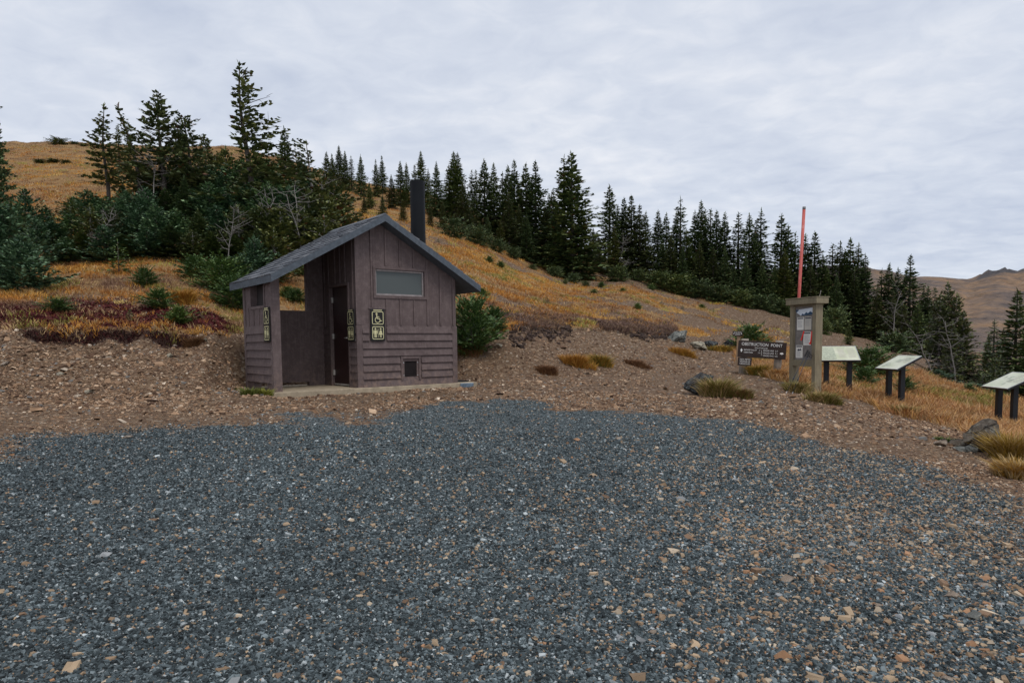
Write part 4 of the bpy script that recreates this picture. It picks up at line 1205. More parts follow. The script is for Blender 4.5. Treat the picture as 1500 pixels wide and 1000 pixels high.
plaque(1073.5, 1087, 485, 492, 19.2, 'smallest dark sign with white arrows on a thin tan post behind the big sign', ['ELK MTN', 'TRAIL', 'ROUTE'], True, .085, .05, M['tanpost'])

# ------------------------------------------------------------------ wayside panels
def wayside(P_left, P_right, slope_len, tilt, label, marks, blocks):
    """P_left, P_right: ends of the low front edge; the panel rises away from the viewer"""
    d = (P_right - P_left); w = Vector((d.x, d.y, 0)).length; rz = math.atan2(d.y, d.x)
    e = empty('wayside_panel', (P_left.x, P_left.y, P_left.z), rz, label, 'information panel', 'low wayside panels on black legs')
    T = Matrix.Rotation(tilt, 4, 'X')
    m = MB(); m.box(0, w, 0, slope_len, -.045, -.004); o = m.build('tray', M['blackleg'], e, bevel=.006); o.matrix_local = T
    m = MB()
    t_ = .014
    for q in ((0, w, -.0, t_), (0, w, slope_len - t_, slope_len), (0, t_, t_, slope_len - t_), (w - t_, w, t_, slope_len - t_)):
        m.box(q[0], q[1], q[2], q[3], -.002, .008)
    o = m.build('rim', M['steel'], e); o.matrix_local = T
    o = MB().box(t_, w - t_, t_, slope_len - t_, -.003, .004).build('panel_face', M['panelface'], e); o.matrix_local = T
    m = MB()
    for (x0, x1, y0, y1) in blocks: m.poly([(w*x0, slope_len*y0, .0065), (w*x1, slope_len*y0, .0065), (w*x1, slope_len*y1, .0065), (w*x0, slope_len*y1, .0065)])
    o = m.build('picture', simple('faded_green_picture', (.42, .45, .34), .4, .3, 25), e, fix=False); o.matrix_local = T
    if marks:
        m = MB()
        for i in range(marks):
            y = slope_len * (.82 - .085 * i)
            for x0 in (.50, .74):
                x1 = x0 + random.uniform(.16, .21)
                m.poly([(w*x0, y, .0065), (w*x1, y, .0065), (w*x1, y + slope_len * .03, .0065), (w*x0, y + slope_len * .03, .0065)])
        o = m.build('print', M['papergrey'], e, fix=False); o.matrix_local = T
    R3 = Matrix.Rotation(rz, 3, 'Z')
    for f in (.2, .78):
        x = w * f; y = slope_len * .42 * math.cos(tilt)
        g = R3 @ Vector((x, y, 0)) + P_left
        zb = H(g.x, g.y) - P_left.z; zt = math.tan(tilt) * y - .03
        MB().box(x - .055, x + .055, y - .05, y + .05, zb - .2, zt).build('leg', M['blackleg'], e, bevel=.006)
wayside(at(1202, 528, 16.2), at(1261, 527.5, 16.0), .62, math.radians(32), 'pale green text panel right of the notice board, facing the lot', 8, [(.03, .42, .08, .92)])
def skewed(px, py, Y, w, dx, dy):
    A = at(px, py, Y); return A, A + Vector((dx, dy, 0)).normalized() * w
A, B = skewed(1282, 539, 15.9, .88, .01, -1)
wayside(A, B, .62, math.radians(28), 'angled whitish panel with blue pictures on the grass edge, middle of the three', 5, [(.12, .3, .16, .42), (.36, .54, .5, .72), (.62, .8, .62, .84), (.3, .42, .2, .3)])
A, B = skewed(1438, 565.5, 15.0, .90, -.094, -.996)
wayside(A, B, .70, math.radians(26), 'angled pale panel at the right edge of the view above the boulder', 6, [(.3, .42, .55, .75), (.45, .6, .40, .55), (.5, .58, .2, .32), (.14, .2, .6, .72)])

# ------------------------------------------------------------------ fir trees
def spray_quads(P, D, L, Wd, out, rnd, droop=0.0):
    """one needle spray: a bent diamond from P along D"""
    up = Vector((0, 0, 1))
    s = D.cross(up)
    if s.length < .1: s = Vector((1, 0, 0))
    s.normalize()
    nrm = s.cross(D).normalized()
    a = rnd.uniform(-.7, .7); s = (s * math.cos(a) + nrm * math.sin(a))
    mid = P + D * L * .45 + nrm * L * .06
    tip = P + D * L + up * (-droop * L)
    out.append((P, mid + s * Wd, tip, mid - s * Wd))

def make_fir(seed, H_, R, z0=.08, spire=1.15, whorl=.26, nb=6, spl=.24, spw=.055, step=.13, droop=-.15, lift=.5, asym=None, bend=None, gap=0.0, dead=0.0, jit=.3, trunk_r=None, min_len=.1):
    rnd = random.Random(seed)
    bend = bend or (lambda z: Vector((0, 0, 0)))
    tr = trunk_r or (.014 * H_ + .03)
    quads = []; sticks = MB()
    z = z0 * H_
    while z < H_ * .985:
        f = z / H_
        spl_, spw_ = spl * (1 - .40 * f), spw * (1 - .25 * f)
        base = R * (min(1.0, .55 + f * 3.0)) * ((1 - f) ** spire) + min_len * (1 - f * .7)
        if rnd.random() > gap:
            n = max(3, int(nb * (.75 + .5 * rnd.random()) * (1 if f < .85 else .7)))
            ph = rnd.random() * 6.28
            wl = rnd.uniform(1 - jit, 1 + jit * .7)
            for i in range(n):
                a = ph + 6.283 * i / n + rnd.uniform(-.3, .3)
                ln = base * wl * rnd.uniform(.6, 1.2)
                if asym: ln *= asym(a, f)
                if ln < .07: continue
                el = droop * (1 - f) + lift * f ** 1.5 + rnd.uniform(-.15, .15)
                d = Vector((math.cos(a) * math.cos(el), math.sin(a) * math.cos(el), math.sin(el)))
                org = Vector((0, 0, z + rnd.uniform(-.5, .5) * whorl)) + bend(z)
                isdead = rnd.random() < dead * (1 - f) ** .6
                if isdead:
                    e1 = org + d * ln * .55; e2 = org + d * ln * .95 + Vector((0, 0, -.1 * ln + rnd.uniform(-.1, .15) * ln))
                    sticks.tube([org, e1, e2], [.018, .011, .004], 3, False)
                    for q in range(3):
                        t = rnd.uniform(.35, .9); pp = org + d * ln * t; sd = Vector((rnd.uniform(-1, 1), rnd.uniform(-1, 1), rnd.uniform(-.4, .5))).normalized()
                        sticks.tube([pp, pp + sd * ln * .28], [.008, .003], 3, False)
                    continue
                side = Vector((-math.sin(a), math.cos(a), 0))
                s = .10 + ln * .08
                while s < ln:
                    t = s / ln
                    p = org + d * s + Vector((0, 0, .10 * ln * t * t * (1 if droop > -.3 else -1)))
                    tw = min(spl_ * 1.15, .45 * (ln - s) + spl_ * .5)
                    for sg_ in (-1, 1):
                        an = rnd.uniform(.55, 1.05)
                        dd = (d * math.cos(an) + side * sg_ * math.sin(an) + Vector((0, 0, rnd.uniform(-.28, .3)))).normalized()
                        spray_quads(p, dd, tw * rnd.uniform(.7, 1.2), spw_ * rnd.uniform(.75, 1.25), quads, rnd)
                        if tw > spl_ * .9 and rnd.random() < .6:
                            spray_quads(p + dd * tw * .4, (dd + d * .8 + Vector((0, 0, rnd.uniform(-.1, .45)))).normalized(), tw * .75, spw_ * .9, quads, rnd)
                    s += step * rnd.uniform(.75, 1.25)
                spray_quads(org + d * (ln - spl_ * .5), (d + Vector((0, 0, .15))).normalized(), spl_, spw_, quads, rnd)
        z += whorl * rnd.uniform(.7, 1.3) * (1.0 - .45 * f)
    for k in range(4):                                     # leader
        spray_quads(Vector((0, 0, H_ * (.95 + .012 * k))) + bend(H_ * .96), Vector((rnd.uniform(-.35, .35), rnd.uniform(-.35, .35), 1)).normalized(), .03 * H_ + .08, spw * .4, quads, rnd)
    V = np.array([tuple(v) for q in quads for v in q], np.float32); Fq = np.arange(len(V)).reshape(-1, 4)
    tm = MB(); nseg = 9
    tm.tube([Vector((0, 0, H_ * .98 * i / nseg - (.25 if i == 0 else 0))) + bend(H_ * .98 * i / nseg) for i in range(nseg + 1)],
            [tr * (1 - .93 * i / nseg) + .006 for i in range(nseg + 1)], 7)
    b = len(tm.v); tm.v += sticks.v; tm.f += [tuple(b + i for i in f_) for f_ in sticks.f]
    tme = bpy.data.meshes.new('trunk'); tme.from_pydata(tm.v, [], tm.f); tme.update(); tme.polygons.foreach_set('use_smooth', [True] * len(tme.polygons))
    return mesh_np('crown', V, Fq), tme, H_

LIB = {}
def lib(key, mat, bark='trunk', **kw):
    cr, tk, h = make_fir(**kw); cr.materials.append(M[mat]); tk.materials.append(M[bark]); LIB.setdefault(key, []).append((cr, tk, h))
for s in range(5): lib('spire', 'fol_far', seed=100 + s, H_=8, R=1.75, spire=1.0, whorl=.21, nb=9, spl=.34, spw=.085, step=.16, dead=.05, gap=.03, z0=.03, min_len=.16)
for s in range(3): lib('spire_olive', 'fol_olive', seed=120 + s, H_=8, R=1.7, spire=.98, whorl=.22, nb=9, spl=.34, spw=.085, step=.16, dead=.10, gap=.04, z0=.04, min_len=.16)
for s in range(3): lib('thin', 'fol_far', seed=140 + s, H_=8, R=1.2, spire=.85, whorl=.26, nb=8, spl=.32, spw=.08, step=.16, dead=.18, gap=.08, jit=.5, z0=.06, min_len=.15)
for s in range(4): lib('full', 'fol_far', seed=160 + s, H_=6, R=2.0, spire=1.1, whorl=.19, nb=11, spl=.32, spw=.08, step=.15, droop=-.18, z0=.01, min_len=.15)
for s in range(5): lib('thicket', 'fol_near', seed=180 + s, H_=2.0, R=1.35, spire=.85, whorl=.14, nb=11, spl=.25, spw=.05, step=.10, droop=.05, lift=.6, z0=.0, dead=.03, jit=.45, trunk_r=.05)
for s in range(3): lib('thicket_olive', 'fol_olive', 'silver', seed=200 + s, H_=2.2, R=1.25, spire=.8, whorl=.16, nb=10, spl=.25, spw=.06, step=.13, droop=.05, lift=.6, z0=.0, dead=.16, jit=.5, trunk_r=.05)
for s in range(3): lib('shrub', 'fol_green', seed=220 + s, H_=.85, R=.9, spire=.45, whorl=.085, nb=14, spl=.17, spw=.026, step=.065, droop=.1, lift=.9, z0=.0, jit=.4, trunk_r=.03)
for s in range(3): lib('mat', 'fol_far', seed=240 + s, H_=.9, R=1.25, spire=.45, whorl=.08, nb=13, spl=.20, spw=.034, step=.10, droop=.02, lift=.5, z0=.0, jit=.4, trunk_r=.03)
for s in range(2): lib('mat_blue', 'fol_near', seed=250 + s, H_=1.3, R=1.25, spire=.5, whorl=.10, nb=12, spl=.22, spw=.05, step=.11, droop=.05, lift=.6, z0=.0, jit=.4, trunk_r=.04)
for s in range(3): lib('sapling', 'fol_green', seed=260 + s, H_=1.0, R=.36, spire=.8, whorl=.10, nb=6, spl=.14, spw=.028, step=.09, droop=.0, lift=.5, z0=.05, trunk_r=.015)
for s in range(3): lib('deadlow', 'fol_olive', 'silver', seed=280 + s, H_=5, R=1.4, spire=.75, whorl=.19, nb=12, spl=.28, spw=.066, step=.125, dead=.36, gap=.05, z0=.04, droop=-.1)
right_flag = lambda k: (lambda a, f: (.42 + .9 * max(0, math.cos(a)) ** .7) if f > k else 1.0)
left_flag = lambda k: (lambda a, f: (.22 + 1.05 * max(0, -math.cos(a)) ** .7) if f > k else 1.0)
# the storm-flagged trees at the left: each its own shape
lib('flag_tall', 'fol_olive', seed=301, H_=5.2, R=1.35, spire=.62, whorl=.22, nb=10, spl=.25, spw=.072, step=.12, dead=.12, z0=.10, jit=.55, asym=right_flag(.3),
    bend=lambda z: Vector((.12 * math.sin(z * 1.1) - .01 * z, 0, 0)), trunk_r=.12)
lib('flag_lean', 'fol_olive', seed=302, H_=4.2, R=.95, spire=.7, whorl=.23, nb=10, spl=.25, spw=.072, step=.13, dead=.2, z0=.30, jit=.5, asym=lambda a, f: 1.0 if f < .6 else .6,
    bend=lambda z: Vector((-.13 * max(0, z - 1.3) ** 1.6, 0, 0)), trunk_r=.11)
lib('flag_top', 'fol_olive', seed=303, H_=4.2, R=1.35, spire=.7, whorl=.21, nb=10, spl=.25, spw=.072, step=.12, dead=.15, z0=.34, jit=.45, bend=lambda z: Vector((.05 * math.sin(z * 1.4), 0, 0)), trunk_r=.10)
lib('flag_round', 'fol_olive', seed=304, H_=3.6, R=.95, spire=.35, whorl=.22, nb=10, spl=.25, spw=.072, step=.13, dead=.3, z0=.35, jit=.5, asym=lambda a, f: 1.0, bend=lambda z: Vector((.05 * z * math.sin(z), 0, 0)), trunk_r=.1)
lib('flag_thin', 'fol_olive', seed=305, H_=4.4, R=1.0, spire=.75, whorl=.22, nb=10, spl=.25, spw=.072, step=.13, dead=.15, z0=.28, jit=.55, gap=.1, bend=lambda z: Vector((.06 * math.sin(z * 1.7), 0, 0)), trunk_r=.09)
lib('flag_wind', 'fol_olive', 'silver', seed=306, H_=3.4, R=1.7, spire=.55, whorl=.22, nb=10, spl=.20, spw=.066, step=.12, dead=.3, z0=.2, jit=.5, asym=left_flag(.1), bend=lambda z: Vector((-.1 * z, 0, 0)), trunk_r=.1)

ORD = ['', 'second', 'third', 'fourth', 'fifth', 'sixth', 'seventh', 'eighth', 'ninth', 'tenth', 'eleventh', 'twelfth', 'thirteenth', 'fourteenth']
def plant(key, px, Y, top_py=None, h=None, wide=1.0, label='', name='fir_tree', cat='fir tree', group=None, var=None, rot=None, x=None):
    x = (px - 750) / 1000. * Y if x is None else x
    z = H(x, Y)
    if top_py is not None:
        dx, dz = ray(px, top_py); h = EYE + dz * Y - z; x = dx * Y; z = H(x, Y); h = EYE + dz * Y - z
    if key in ('spire', 'spire_olive', 'thin'): wide *= 1.3
    L = LIB[key]; cr, tk, h0 = L[(var if var is not None else random.randrange(len(L))) % len(L)]
    h = max(h, .25)
    e = empty(name, (x, Y, z - .02), random.uniform(0, 6.28) if rot is None else rot, label, cat, group)
    s = h / h0; sw = max(s, .62) if key in ('thicket', 'thicket_olive') else (max(s, .42) if key == 'full' and Y < 31 else s)
    e.scale = (sw * wide, sw * wide, s)
    for me in (tk, cr):
        o = bpy.data.objects.new('trunk' if me is tk else 'crown', me); C.objects.link(o); o.parent = e
    return e

def series(items, group, phrase, kinds, name='fir_tree', cat='fir tree'):
    """items: (px, top_py, Y, key, wide); labels say the look and the place among the trees next to the named landmark"""
    items = sorted(items, key=lambda i: i[0]); n = len(items)
    hs = []
    for it in items: hs.append(it[1])
    for k, (px, top, Y, key, wide) in enumerate(items):
        if n == 1: pl = ''
        elif k == 0: pl = ', leftmost'
        elif k == n - 1: pl = ', rightmost'
        elif k < len(ORD) and k <= n / 2: pl = ', ' + ORD[k] + ' from left'
        else: pl = ', ' + ORD[n - 1 - k] + ' from right'
        plant(key, px, Y, top_py=top, wide=wide, label=f'{kinds[key]} {phrase}{pl}', name=name, cat=cat, group=group)
KN = dict(spire='tall dark pointed fir', spire_olive='tall olive green fir', thin='thin ragged fir', full='broad dark fir', thicket='bushy blue green fir', thicket_olive='olive fir with bare twigs',
          deadlow='fir with bare silver lower limbs', shrub='low green fir shrub', sapling='small fir sapling', mat='low spreading fir mat', mat_blue='blue green fir bush')
GR = 'firs in the belt across the hillside'
def belt(items, phrase): series(items, GR, phrase, KN)
S, O, T, Fu = 'spire', 'spire_olive', 'thin', 'full'
belt([(486, 225, 58, S, .9), (496, 213, 60, S, .9), (505, 221, 57, S, .8), (514, 228, 60, T, 1), (528, 226, 55, Fu, .7), (541, 266, 46, Fu, .8), (533, 285, 42, O, .9)], 'on the skyline left of the roof ridge')
belt([(550, 233, 58, S, .7), (559, 228, 60, S, .8), (573, 256, 48, O, 1.0), (586, 236, 52, S, .9), (595, 238, 54, S, .8), (607, 241, 56, T, 1), (560, 285, 42, Fu, .9), (590, 290, 40, O, .95)], 'above the hut roof')
belt([(616, 222, 54, S, .9), (627, 247, 56, T, 1), (639, 237, 50, Fu, .75), (630, 300, 42, O, .9), (648, 294, 42, O, .95)], 'behind the black vent pipe')
belt([(657, 240, 52, T, 1), (664, 222, 51, S, 1.0), (670, 224, 52, S, .9), (678, 268, 44, O, 1.0), (691, 249, 54, T, 1), (697, 249, 54, T, .9), (687, 298, 43, O, .9), (709, 233, 50, S, 1.05), (714, 315, 44, Fu, .85), (702, 322, 44, Fu, .8)], 'right of the vent pipe')
belt([(723, 239, 52, S, .8), (736, 252, 53, T, 1.1), (744, 243, 50, S, .95), (753, 234, 51, S, .9), (745, 282, 46, O, 1.0), (733, 322, 45, O, .95), (770, 239, 50, S, .95), (784, 237, 49, S, 1.0), (771, 312, 46, Fu, .85), (798, 296, 47, O, .9), (760, 300, 47, O, .9)], 'left of the tall twin firs')
belt([(804, 284, 54, S, .9), (810, 276, 54, S, .9), (826, 228, 46.5, 'thin', 1.1), (837, 222, 46, 'spire', 1.12), (852, 300, 47, S, 1.0), (815, 300, 46, Fu, .8)], 'in the tallest twin clump')
belt([(869, 334, 55, S, 1), (877, 346, 57, S, .9), (893, 271, 52, S, 1.05), (905, 300, 54, T, 1.1), (914, 289, 53, S, .9), (925, 286, 52, 'spire_olive', .95), (937, 300, 51, O, 1.0), (946, 310, 53, S, .9), (900, 330, 50, O, .9)], 'just right of the tall twins')
belt([(964, 308, 53, S, .9), (976, 312, 52, S, .9), (991, 310, 53, S, .8), (997, 288, 52, 'thin', 1.0), (983, 340, 50, O, 1.0), (1006, 335, 51, S, 1.0), (1018, 309, 52, S, .9), (970, 350, 51, Fu, .8), (1000, 362, 49.5, Fu, .75)], 'above the striped boulder')
belt([(1027, 295, 52, S, .85), (1033, 306, 54, T, 1), (1041, 306, 52, T, 1), (1050, 308, 51, S, .9), (1062, 311, 51, S, .85), (1025, 355, 49.5, O, .95), (1045, 362, 49, O, .95), (1062, 360, 49, Fu, .75)], 'above the small arrow sign')
belt([(1082, 311, 50, 'thin', 1.15), (1098, 313, 49, S, .95), (1108, 330, 50, S, .9), (1115, 306, 50, 'thin', 1.1), (1092, 372, 47.5, Fu, .8), (1117, 380, 47, Fu, .8), (1075, 385, 48, Fu, .8)], 'above the big trail sign')
belt([(1145, 313, 48, S, 1.0), (1155, 329, 48, S, .95), (1150, 365, 46.5, O, .95), (1135, 385, 46.5, Fu, .8), (1165, 341, 48, T, 1.1)], 'left of the red pole')
belt([(1180, 343, 48, S, .95), (1194, 339, 47.5, S, 1.05), (1188, 385, 46, O, .95), (1205, 372, 46.5, S, 1.0), (1212, 392, 46, Fu, .85)], 'between red pole and right clump')
belt([(1220, 357, 47, 'thin', 1.3), (1231, 354, 46, O, .95), (1238, 365, 46, S, .9), (1246, 349, 46, S, .95), (1258, 357, 46, S, .95), (1268, 372, 45, S, .9), (1226, 400, 44.5, Fu, .8), (1252, 395, 44.5, O, .95)], 'in the dense clump over the text panel')
belt([(1292, 394, 45, T, 1.1), (1303, 386, 45, S, .9), (1316, 392, 44, S, .95), (1334, 374, 43, S, 1.05), (1309, 425, 42, O, .9), (1285, 420, 43, O, .95), (1322, 440, 41, 'deadlow', 1)], 'above the middle wayside panel')
belt([(1353, 420, 43, S, .8), (1360, 417, 43, S, .85), (1370, 420, 42, T, 1.1), (1345, 440, 40, Fu, .85), (1362, 455, 40, Fu, .85)], 'left of the silver limbed clump')
series([(1378, 430, 28.5, 'deadlow', .9), (1389, 414, 29, 'deadlow', .8), (1402, 430, 28.5, 'deadlow', .9), (1412, 455, 28, 'deadlow', .9), (1395, 470, 27, 'deadlow', .85)], 'firs with silver deadwood in the hollow', 'in the hollow between two panels', KN)
belt([(1457, 468, 36, 'thin', 1.2), (1448, 490, 38, Fu, .8), (1470, 480, 40, S, .8)], 'thin group left of the right edge')
belt([(1491, 423, 27, 'spire', 1.0), (1508, 470, 26, Fu, .9)], 'at the right edge of the view')
belt([(1440, 545, 24, 'thicket_olive', .8), (1459, 520, 26, 'thicket_olive', .6)], 'beside the right panel')

# --- the thicket and flagged trees at the left
FL = 'storm bent firs rising from the left thicket'
plant('flag_thin', 150, 30, top_py=152, label='slender ragged fir at the left end of the thicket, pale crooked trunk', group=FL, rot=.2)
plant('flag_lean', 199, 28, top_py=152, label='bare stemmed fir bending sharply to the left over the thicket', group=FL, rot=0)
plant('flag_top', 232, 28, top_py=136, label='tufted fir with a pale forked stem right of the bent fir', group=FL, rot=.4)
plant('flag_round', 272, 28.5, top_py=176, label='round topped ragged fir between the forked fir and the tallest fir', group=FL, rot=1.0)
plant('flag_tall', 357, 27, top_py=93, label='tallest left fir, crooked, limbs swept to the right', group=FL, rot=0)
plant('spire', 416, 34, top_py=185, wide=.9, label='small pointed fir right of the tallest crooked fir', group=FL)
plant('flag_wind', 462, 31, top_py=208, label='dark wind shaped fir with silver limbs reaching left', group=FL, rot=0)
series([(172, 182, 45, 'thin', 1.0), (186, 184, 45, 'thin', 1.0), (256, 172, 42, 'thin', 1.1), (264, 178, 43, 'thin', 1.0), (300, 200, 38, 'thicket_olive', .8), (330, 215, 34, 'thicket_olive', .8)], 'far thin firs behind the thicket', 'seen behind the left thicket', KN)
series([(478, 222, 44, 'spire', .9), (438, 222, 36, 'spire_olive', .9), (446, 240, 33, 'thicket', .8)], 'firs behind the right end of the thicket', 'behind the right end of the thicket', KN)
rowsT = []
def thick_row(Y, pts, name):
    items = []
    for px, top in pts:
        if random.random() < .2: key = 'full'
        else: key = 'thicket' if (px < 330 and random.random() < .82) or random.random() < .35 else 'thicket_olive'
        items.append((px + random.uniform(-4, 4), top + random.uniform(-6, 6), Y + random.uniform(-.6, .6), key, random.uniform(.85, 1.12)))
    series(items, 'bushy firs massed in the left thicket', name, KN)
thick_row(29.5, [(112, 290), (145, 285), (178, 268), (208, 262), (240, 250), (270, 235), (300, 245), (328, 250), (356, 240), (385, 232), (412, 246), (440, 242), (468, 252), (495, 262)], 'in the rear row of the thicket')
thick_row(26, [(100, 298), (128, 280), (158, 285), (186, 284), (214, 280), (244, 268), (272, 262), (302, 268), (332, 272), (362, 268), (392, 266), (422, 270), (452, 278), (482, 292)], 'in the second row of the thicket')
thick_row(23.7, [(78, 322), (105, 308), (134, 300), (164, 306), (196, 310), (226, 300), (258, 302), (288, 305), (320, 306), (350, 302), (382, 298), (412, 300), (444, 305), (475, 316)], 'in the third row of the thicket')
thick_row(21.7, [(92, 345), (120, 336), (150, 330), (182, 336), (214, 335), (246, 332), (278, 338), (310, 340), (342, 338), (372, 330), (402, 336)], 'in the front row of the thicket')
# firs at the left edge
plant('spire', -22, 17.5, top_py=74, wide=.42, label='tall fir cut by the left edge of the view', group='firs at the left edge')
plant('mat_blue', 30, 16.2, top_py=356, wide=.8, label='blue green fir bush lowest at the left edge', cat='fir bush', name='fir_bush', group='firs at the left edge')
plant('mat_blue', -15, 17.2, top_py=300, wide=.6, label='dark fir bush at the very left edge above the blue green bush', cat='fir bush', name='fir_bush', group='firs at the left edge')
series([(35, 276, 24, 'thicket', .75), (12, 292, 22, 'thicket', .8), (66, 300, 25, 'thicket', .8), (52, 318, 20.5, 'thicket', .8)], 'young firs left of the thicket', 'in open grass left of the thicket', KN)
# bushes on the upper meadow
series([(58, 240, 52, 'mat', 1.7), (78, 243, 52, 'mat', 1.9), (97, 245, 51, 'mat', 1.5), (86, 204, 70, 'mat', 1.6), (109, 208, 70, 'mat', 1.4), (122, 211, 69, 'mat', 1.5)], 'low fir mats on the upper meadow', 'on the upper orange meadow', KN, 'fir_mat', 'fir mat')
# shrubs on the lower slopes
LS = 'small fir shrubs on the lower slopes'
series([(172, 352, 19.5, 'sapling', 1.0), (212, 396, 17.8, 'shrub', .9), (232, 427, 15.6, 'shrub', 1.1), (287, 380, 19.5, 'shrub', 1.1), (325, 386, 18.5, 'shrub', 1.0), (86, 452, 14.3, 'shrub', 1.4), (190, 456, 14.2, 'sapling', .9), (262, 452, 14.5, 'shrub', 1.0), (340, 412, 17.3, 'shrub', .9), (352, 372, 19.5, 'thicket', .7), (372, 345, 20.5, 'thicket', .8)],
       LS, 'on the slope below the thicket', KN, 'fir_shrub', 'fir shrub')
series([(421, 428, 20, 'shrub', 1.1), (440, 392, 23, 'shrub', 1.1), (434, 425, 19.6, 'shrub', 1.0), (425, 372, 24, 'thicket', .8), (448, 352, 26, 'thicket', .8)], LS, 'seen through the porch opening', KN, 'fir_shrub', 'fir shrub')
plant('shrub', 690, 17.7, top_py=450, wide=.72, label='dense green fir shrub hugging the right wall of the toilet hut', name='fir_shrub', cat='fir shrub', group=LS, var=0)
series([(717, 382, 34, 'shrub', 1), (733, 384, 34, 'shrub', 1), (724, 456, 19.2, 'shrub', .9), (642, 352, 36, 'sapling', 1.2), (800, 432, 27, 'sapling', 1.1), (706, 426, 24, 'shrub', .9)], LS, 'on the meadow right of the hut', KN, 'fir_shrub', 'fir shrub')
series([(780, 388, 42, 'mat', .75), (812, 392, 43, 'mat', .8), (840, 402, 42, 'mat', .75), (858, 412, 40, 'mat', .85), (870, 425, 36, 'mat', .7), (828, 412, 40, 'mat', .6)], 'low fir mats below the twin firs', 'below the tallest twin firs', KN, 'fir_mat', 'fir mat')
series([(881, 414, 42, 'shrub', 1), (912, 430, 38, 'shrub', .9), (926, 420, 42, 'sapling', 1.4), (954, 418, 44, 'shrub', .9), (969, 450, 36, 'sapling', 1.2), (934, 452, 31, 'shrub', .9), (1000, 454, 37, 'sapling', 1.2), (1028, 455, 40, 'shrub', 1), (1045, 462, 38, 'sapling', 1)], LS, 'dotted on the tan slope mid picture', KN, 'fir_shrub', 'fir shrub')
series([(905, 392, 46, 'mat', .8), (935, 396, 47, 'mat', .8), (965, 400, 46.5, 'mat', .9), (995, 405, 46.5, 'mat', .9), (1025, 412, 46.5, 'mat', .9), (1055, 420, 46, 'mat', .9), (1085, 428, 45.5, 'mat', .9), (1115, 434, 45, 'mat', .9), (1145, 442, 45, 'mat', .9), (1175, 448, 44.5, 'mat', .9)], 'low fir mats along the foot of the belt', 'along the foot of the belt', KN, 'fir_mat', 'fir mat')
series([(700, 335, 41, 'mat', .7), (728, 352, 42, 'mat', .75), (752, 364, 43, 'mat', .7), (665, 322, 39.5, 'mat', .7)], 'low fir mats beneath the firs right of the pipe', 'beneath firs right of the pipe', KN, 'fir_mat', 'fir mat')
series([(1100, 482, 25, 'shrub', 1.0), (1222, 455, 41, 'mat', .6), (1244, 470, 34, 'full', .75), (1312, 490, 36, 'mat', .9), (1206, 470, 38, 'mat', .6)], LS, 'on bare dirt behind the signs', KN, 'fir_shrub', 'fir shrub')
series([(1275, 516, 20.5, 'shrub', 1.2), (1267, 542, 18.2, 'shrub', .9), (1326, 556, 17.8, 'shrub', .9), (1372, 540, 25, 'thicket', .8), (1398, 556, 24, 'thicket', .9), (1425, 560, 23.5, 'thicket', .9), (1450, 572, 21.5, 'shrub', 1.2), (1420, 575, 20, 'shrub', .8)], LS, 'behind the wayside panels', KN, 'fir_shrub', 'fir shrub')

# silver dead limbs standing in the thicket
def snag(px, Y, h, seed, label, lean=.2, name='dead_snag'):
    rnd = random.Random(seed); x = (px - 750) / 1000 * Y; z = H(x, Y)
    m = MB(); P = [Vector((0, 0, -.1))]; d = Vector((lean, 0, 1)).normalized()
    for i in range(6):
        d = (d + Vector((rnd.uniform(-.22, .22), rnd.uniform(-.15, .15), rnd.uniform(-.05, .1)))).normalized(); P.append(P[-1] + d * h / 6)
    m.tube(P, [.028 * (1 - i / 7.5) * h / 2.2 for i in range(7)], 6)
    o_ = empty(name, (x, Y, z), rnd.uniform(-.4, .4), label, 'dead tree', 'silver dead stems in the firs')
    m.build('trunk', M['silver'], o_, True)
    m = MB()
    for i in range(22):
        k = rnd.randrange(1, 6); a = P[k].lerp(P[k + 1], rnd.random()); dd = Vector((rnd.uniform(-1, 1), rnd.uniform(-.7, .7), rnd.uniform(-.2, .75))).normalized()
        ln = h * rnd.uniform(.12, .34); b = a + dd * ln * .6; c_ = b + (dd + Vector((rnd.uniform(-.4, .4), 0, rnd.uniform(-.1, .5)))).normalized() * ln * .5
        m.tube([a, b, c_], [.010, .006, .003], 4, False)
        for q in range(2):
            e_ = b + Vector((rnd.uniform(-1, 1), rnd.uniform(-.6, .6), rnd.uniform(-.3, .6))).normalized() * ln * .35; m.tube([b, e_], [.007, .003], 3, False)
    m.build('limbs', M['silver'], o_, True)
snag(224, 26.8, 3.0, 1, 'pale forked dead stem leaning right under the tufted fir', .45)
snag(380, 23.4, 2.6, 2, 'grey dead stem in the thicket above the porch roof', .1)
snag(445, 24.0, 3.0, 3, 'pale bare branching stem above the roof slope', .15)
snag(456, 23.8, 2.7, 4, 'slim bare stem right of the pale branching stem above the roof', -.05)
snag(335, 21.6, 2.0, 5, 'short silver dead stem low in the thicket front', .05)
snag(128, 22.4, 1.7, 6, 'tangled silver deadwood low in the left thicket', .8)
snag(470, 30.0, 2.6, 7, 'dark wind bent dead limbs at the thicket right end', .7)
snag(906, 50, 3.0, 8, 'dead stem at the foot of the firs right of the twins', .1)
snag(886, 47, 2.2, 9, 'silver fallen looking limbs beside the gap in the belt', .9)
snag(1308, 40, 3.4, 10, 'pale dead stem above the middle wayside panel', .05)
snag(1371, 26.5, 2.3, 11, 'curved silver dead stem left in the hollow clump', -.5)
snag(1400, 26.6, 2.8, 12, 'straight silver dead stem in the middle of the hollow clump', .05)

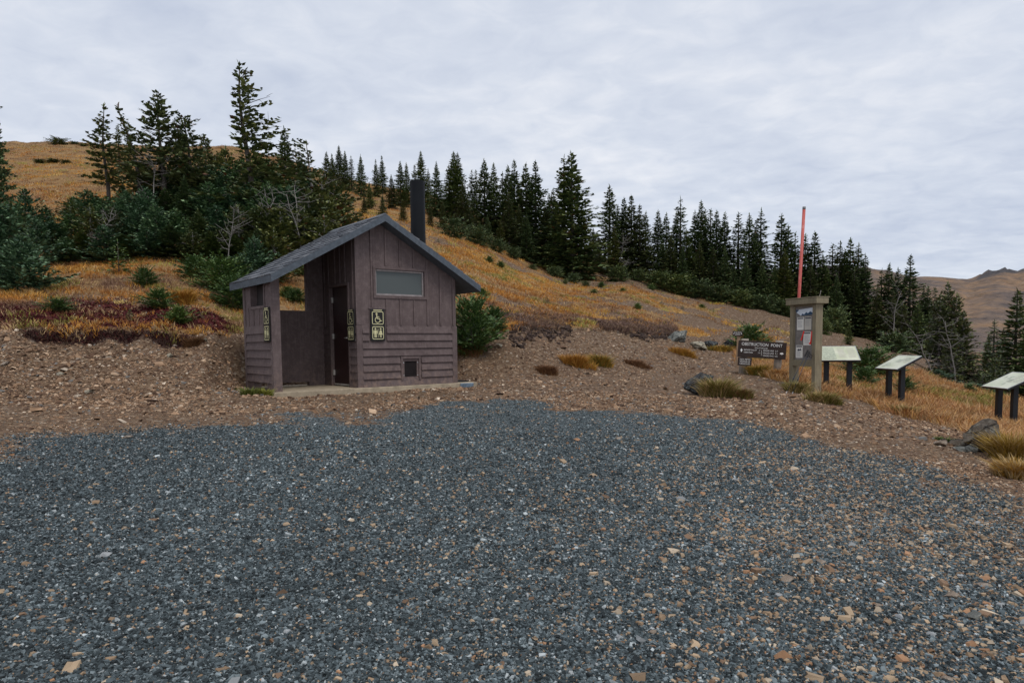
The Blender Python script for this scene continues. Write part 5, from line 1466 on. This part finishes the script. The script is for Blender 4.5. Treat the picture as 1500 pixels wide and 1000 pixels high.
# ------------------------------------------------------------------ sky and light
EL_, AZ = math.radians(60), math.radians(152)       # azimuth clockwise from +Y: behind the camera, left
w = bpy.data.worlds.new('World'); SC.world = w; w.use_nodes = True
nt = w.node_tree; bg = nt.nodes['Background']
def N_(typ, **kw):
    n = nt.nodes.new(typ)
    for k, v in kw.items(): setattr(n, k, v)
    return n
sky = N_('ShaderNodeTexSky', sky_type='NISHITA'); sky.sun_disc = False
sky.sun_elevation = EL_; sky.sun_rotation = AZ; sky.altitude = 1800
tc = N_('ShaderNodeTexCoord'); sep = N_('ShaderNodeSeparateXYZ'); nt.links.new(tc.outputs['Generated'], sep.inputs[0])
def mth(op, a, b=0., clamp=False):
    n = N_('ShaderNodeMath', operation=op, use_clamp=clamp)
    for s, v in zip(n.inputs, (a, b)):
        if isinstance(v, bpy.types.NodeSocket): nt.links.new(v, s)
        else: s.default_value = v
    return n.outputs[0]
zz = mth('ADD', mth('MAXIMUM', sep.outputs['Z'], 0.), .16)
cb = N_('ShaderNodeCombineXYZ'); nt.links.new(mth('DIVIDE', sep.outputs['X'], zz), cb.inputs[0]); nt.links.new(mth('DIVIDE', sep.outputs['Y'], zz), cb.inputs[1])
def wn(scale, detail, rough, dist=0, sc=(1, 1, 1), rot=0):
    mp = N_('ShaderNodeMapping'); mp.inputs['Scale'].default_value = sc; mp.inputs['Rotation'].default_value = (0, 0, rot)
    nt.links.new(cb.outputs[0], mp.inputs[0])
    n = N_('ShaderNodeTexNoise'); n.inputs['Scale'].default_value = scale; n.inputs['Detail'].default_value = detail
    n.inputs['Roughness'].default_value = rough; n.inputs['Distortion'].default_value = dist
    nt.links.new(mp.outputs[0], n.inputs['Vector']); return n.outputs['Fac']
f1 = wn(.55, 3, .5, .3); f2 = wn(2.6, 4, .5, .4, (1, 1.3, 1), .35); f3 = wn(8.5, 5, .55, .5, (1, 1.15, 1), .5)
mixf = mth('ADD', mth('ADD', mth('MULTIPLY', f1, .44), mth('MULTIPLY', f2, .32)), mth('MULTIPLY', f3, .24))
rp = N_('ShaderNodeValToRGB'); nt.links.new(mixf, rp.inputs[0])
cr = rp.color_ramp; cr.elements[0].position = .36; cr.elements[0].color = (5.7, 6.3, 7.6, 1); cr.elements[1].position = .66; cr.elements[1].color = (9.2, 9.35, 9.8, 1)
e1 = cr.elements.new(.5); e1.color = (7.1, 7.6, 8.6, 1)
mx = N_('ShaderNodeMix', data_type='RGBA'); mx.inputs[0].default_value = .93
nt.links.new(sky.outputs[0], mx.inputs[6]); nt.links.new(rp.outputs[0], mx.inputs[7])
nt.links.new(mx.outputs[2], bg.inputs[0]); bg.inputs[1].default_value = .1
sun = bpy.data.lights.new('sun', 'SUN'); sun.energy = 1.5; sun.angle = math.radians(18); sun.color = (1, .96, .9)
so = bpy.data.objects.new('sun', sun); C.objects.link(so)
dirv = Vector((math.sin(AZ) * math.cos(EL_), math.cos(AZ) * math.cos(EL_), math.sin(EL_)))
so.rotation_euler = dirv.to_track_quat('Z', 'Y').to_euler()
SC.view_settings.view_transform = 'Standard'; SC.view_settings.look = 'None'
SC.view_settings.exposure = 0; SC.view_settings.gamma = 1; SC.view_settings.use_curve_mapping = False
SC.render.engine = 'CYCLES'
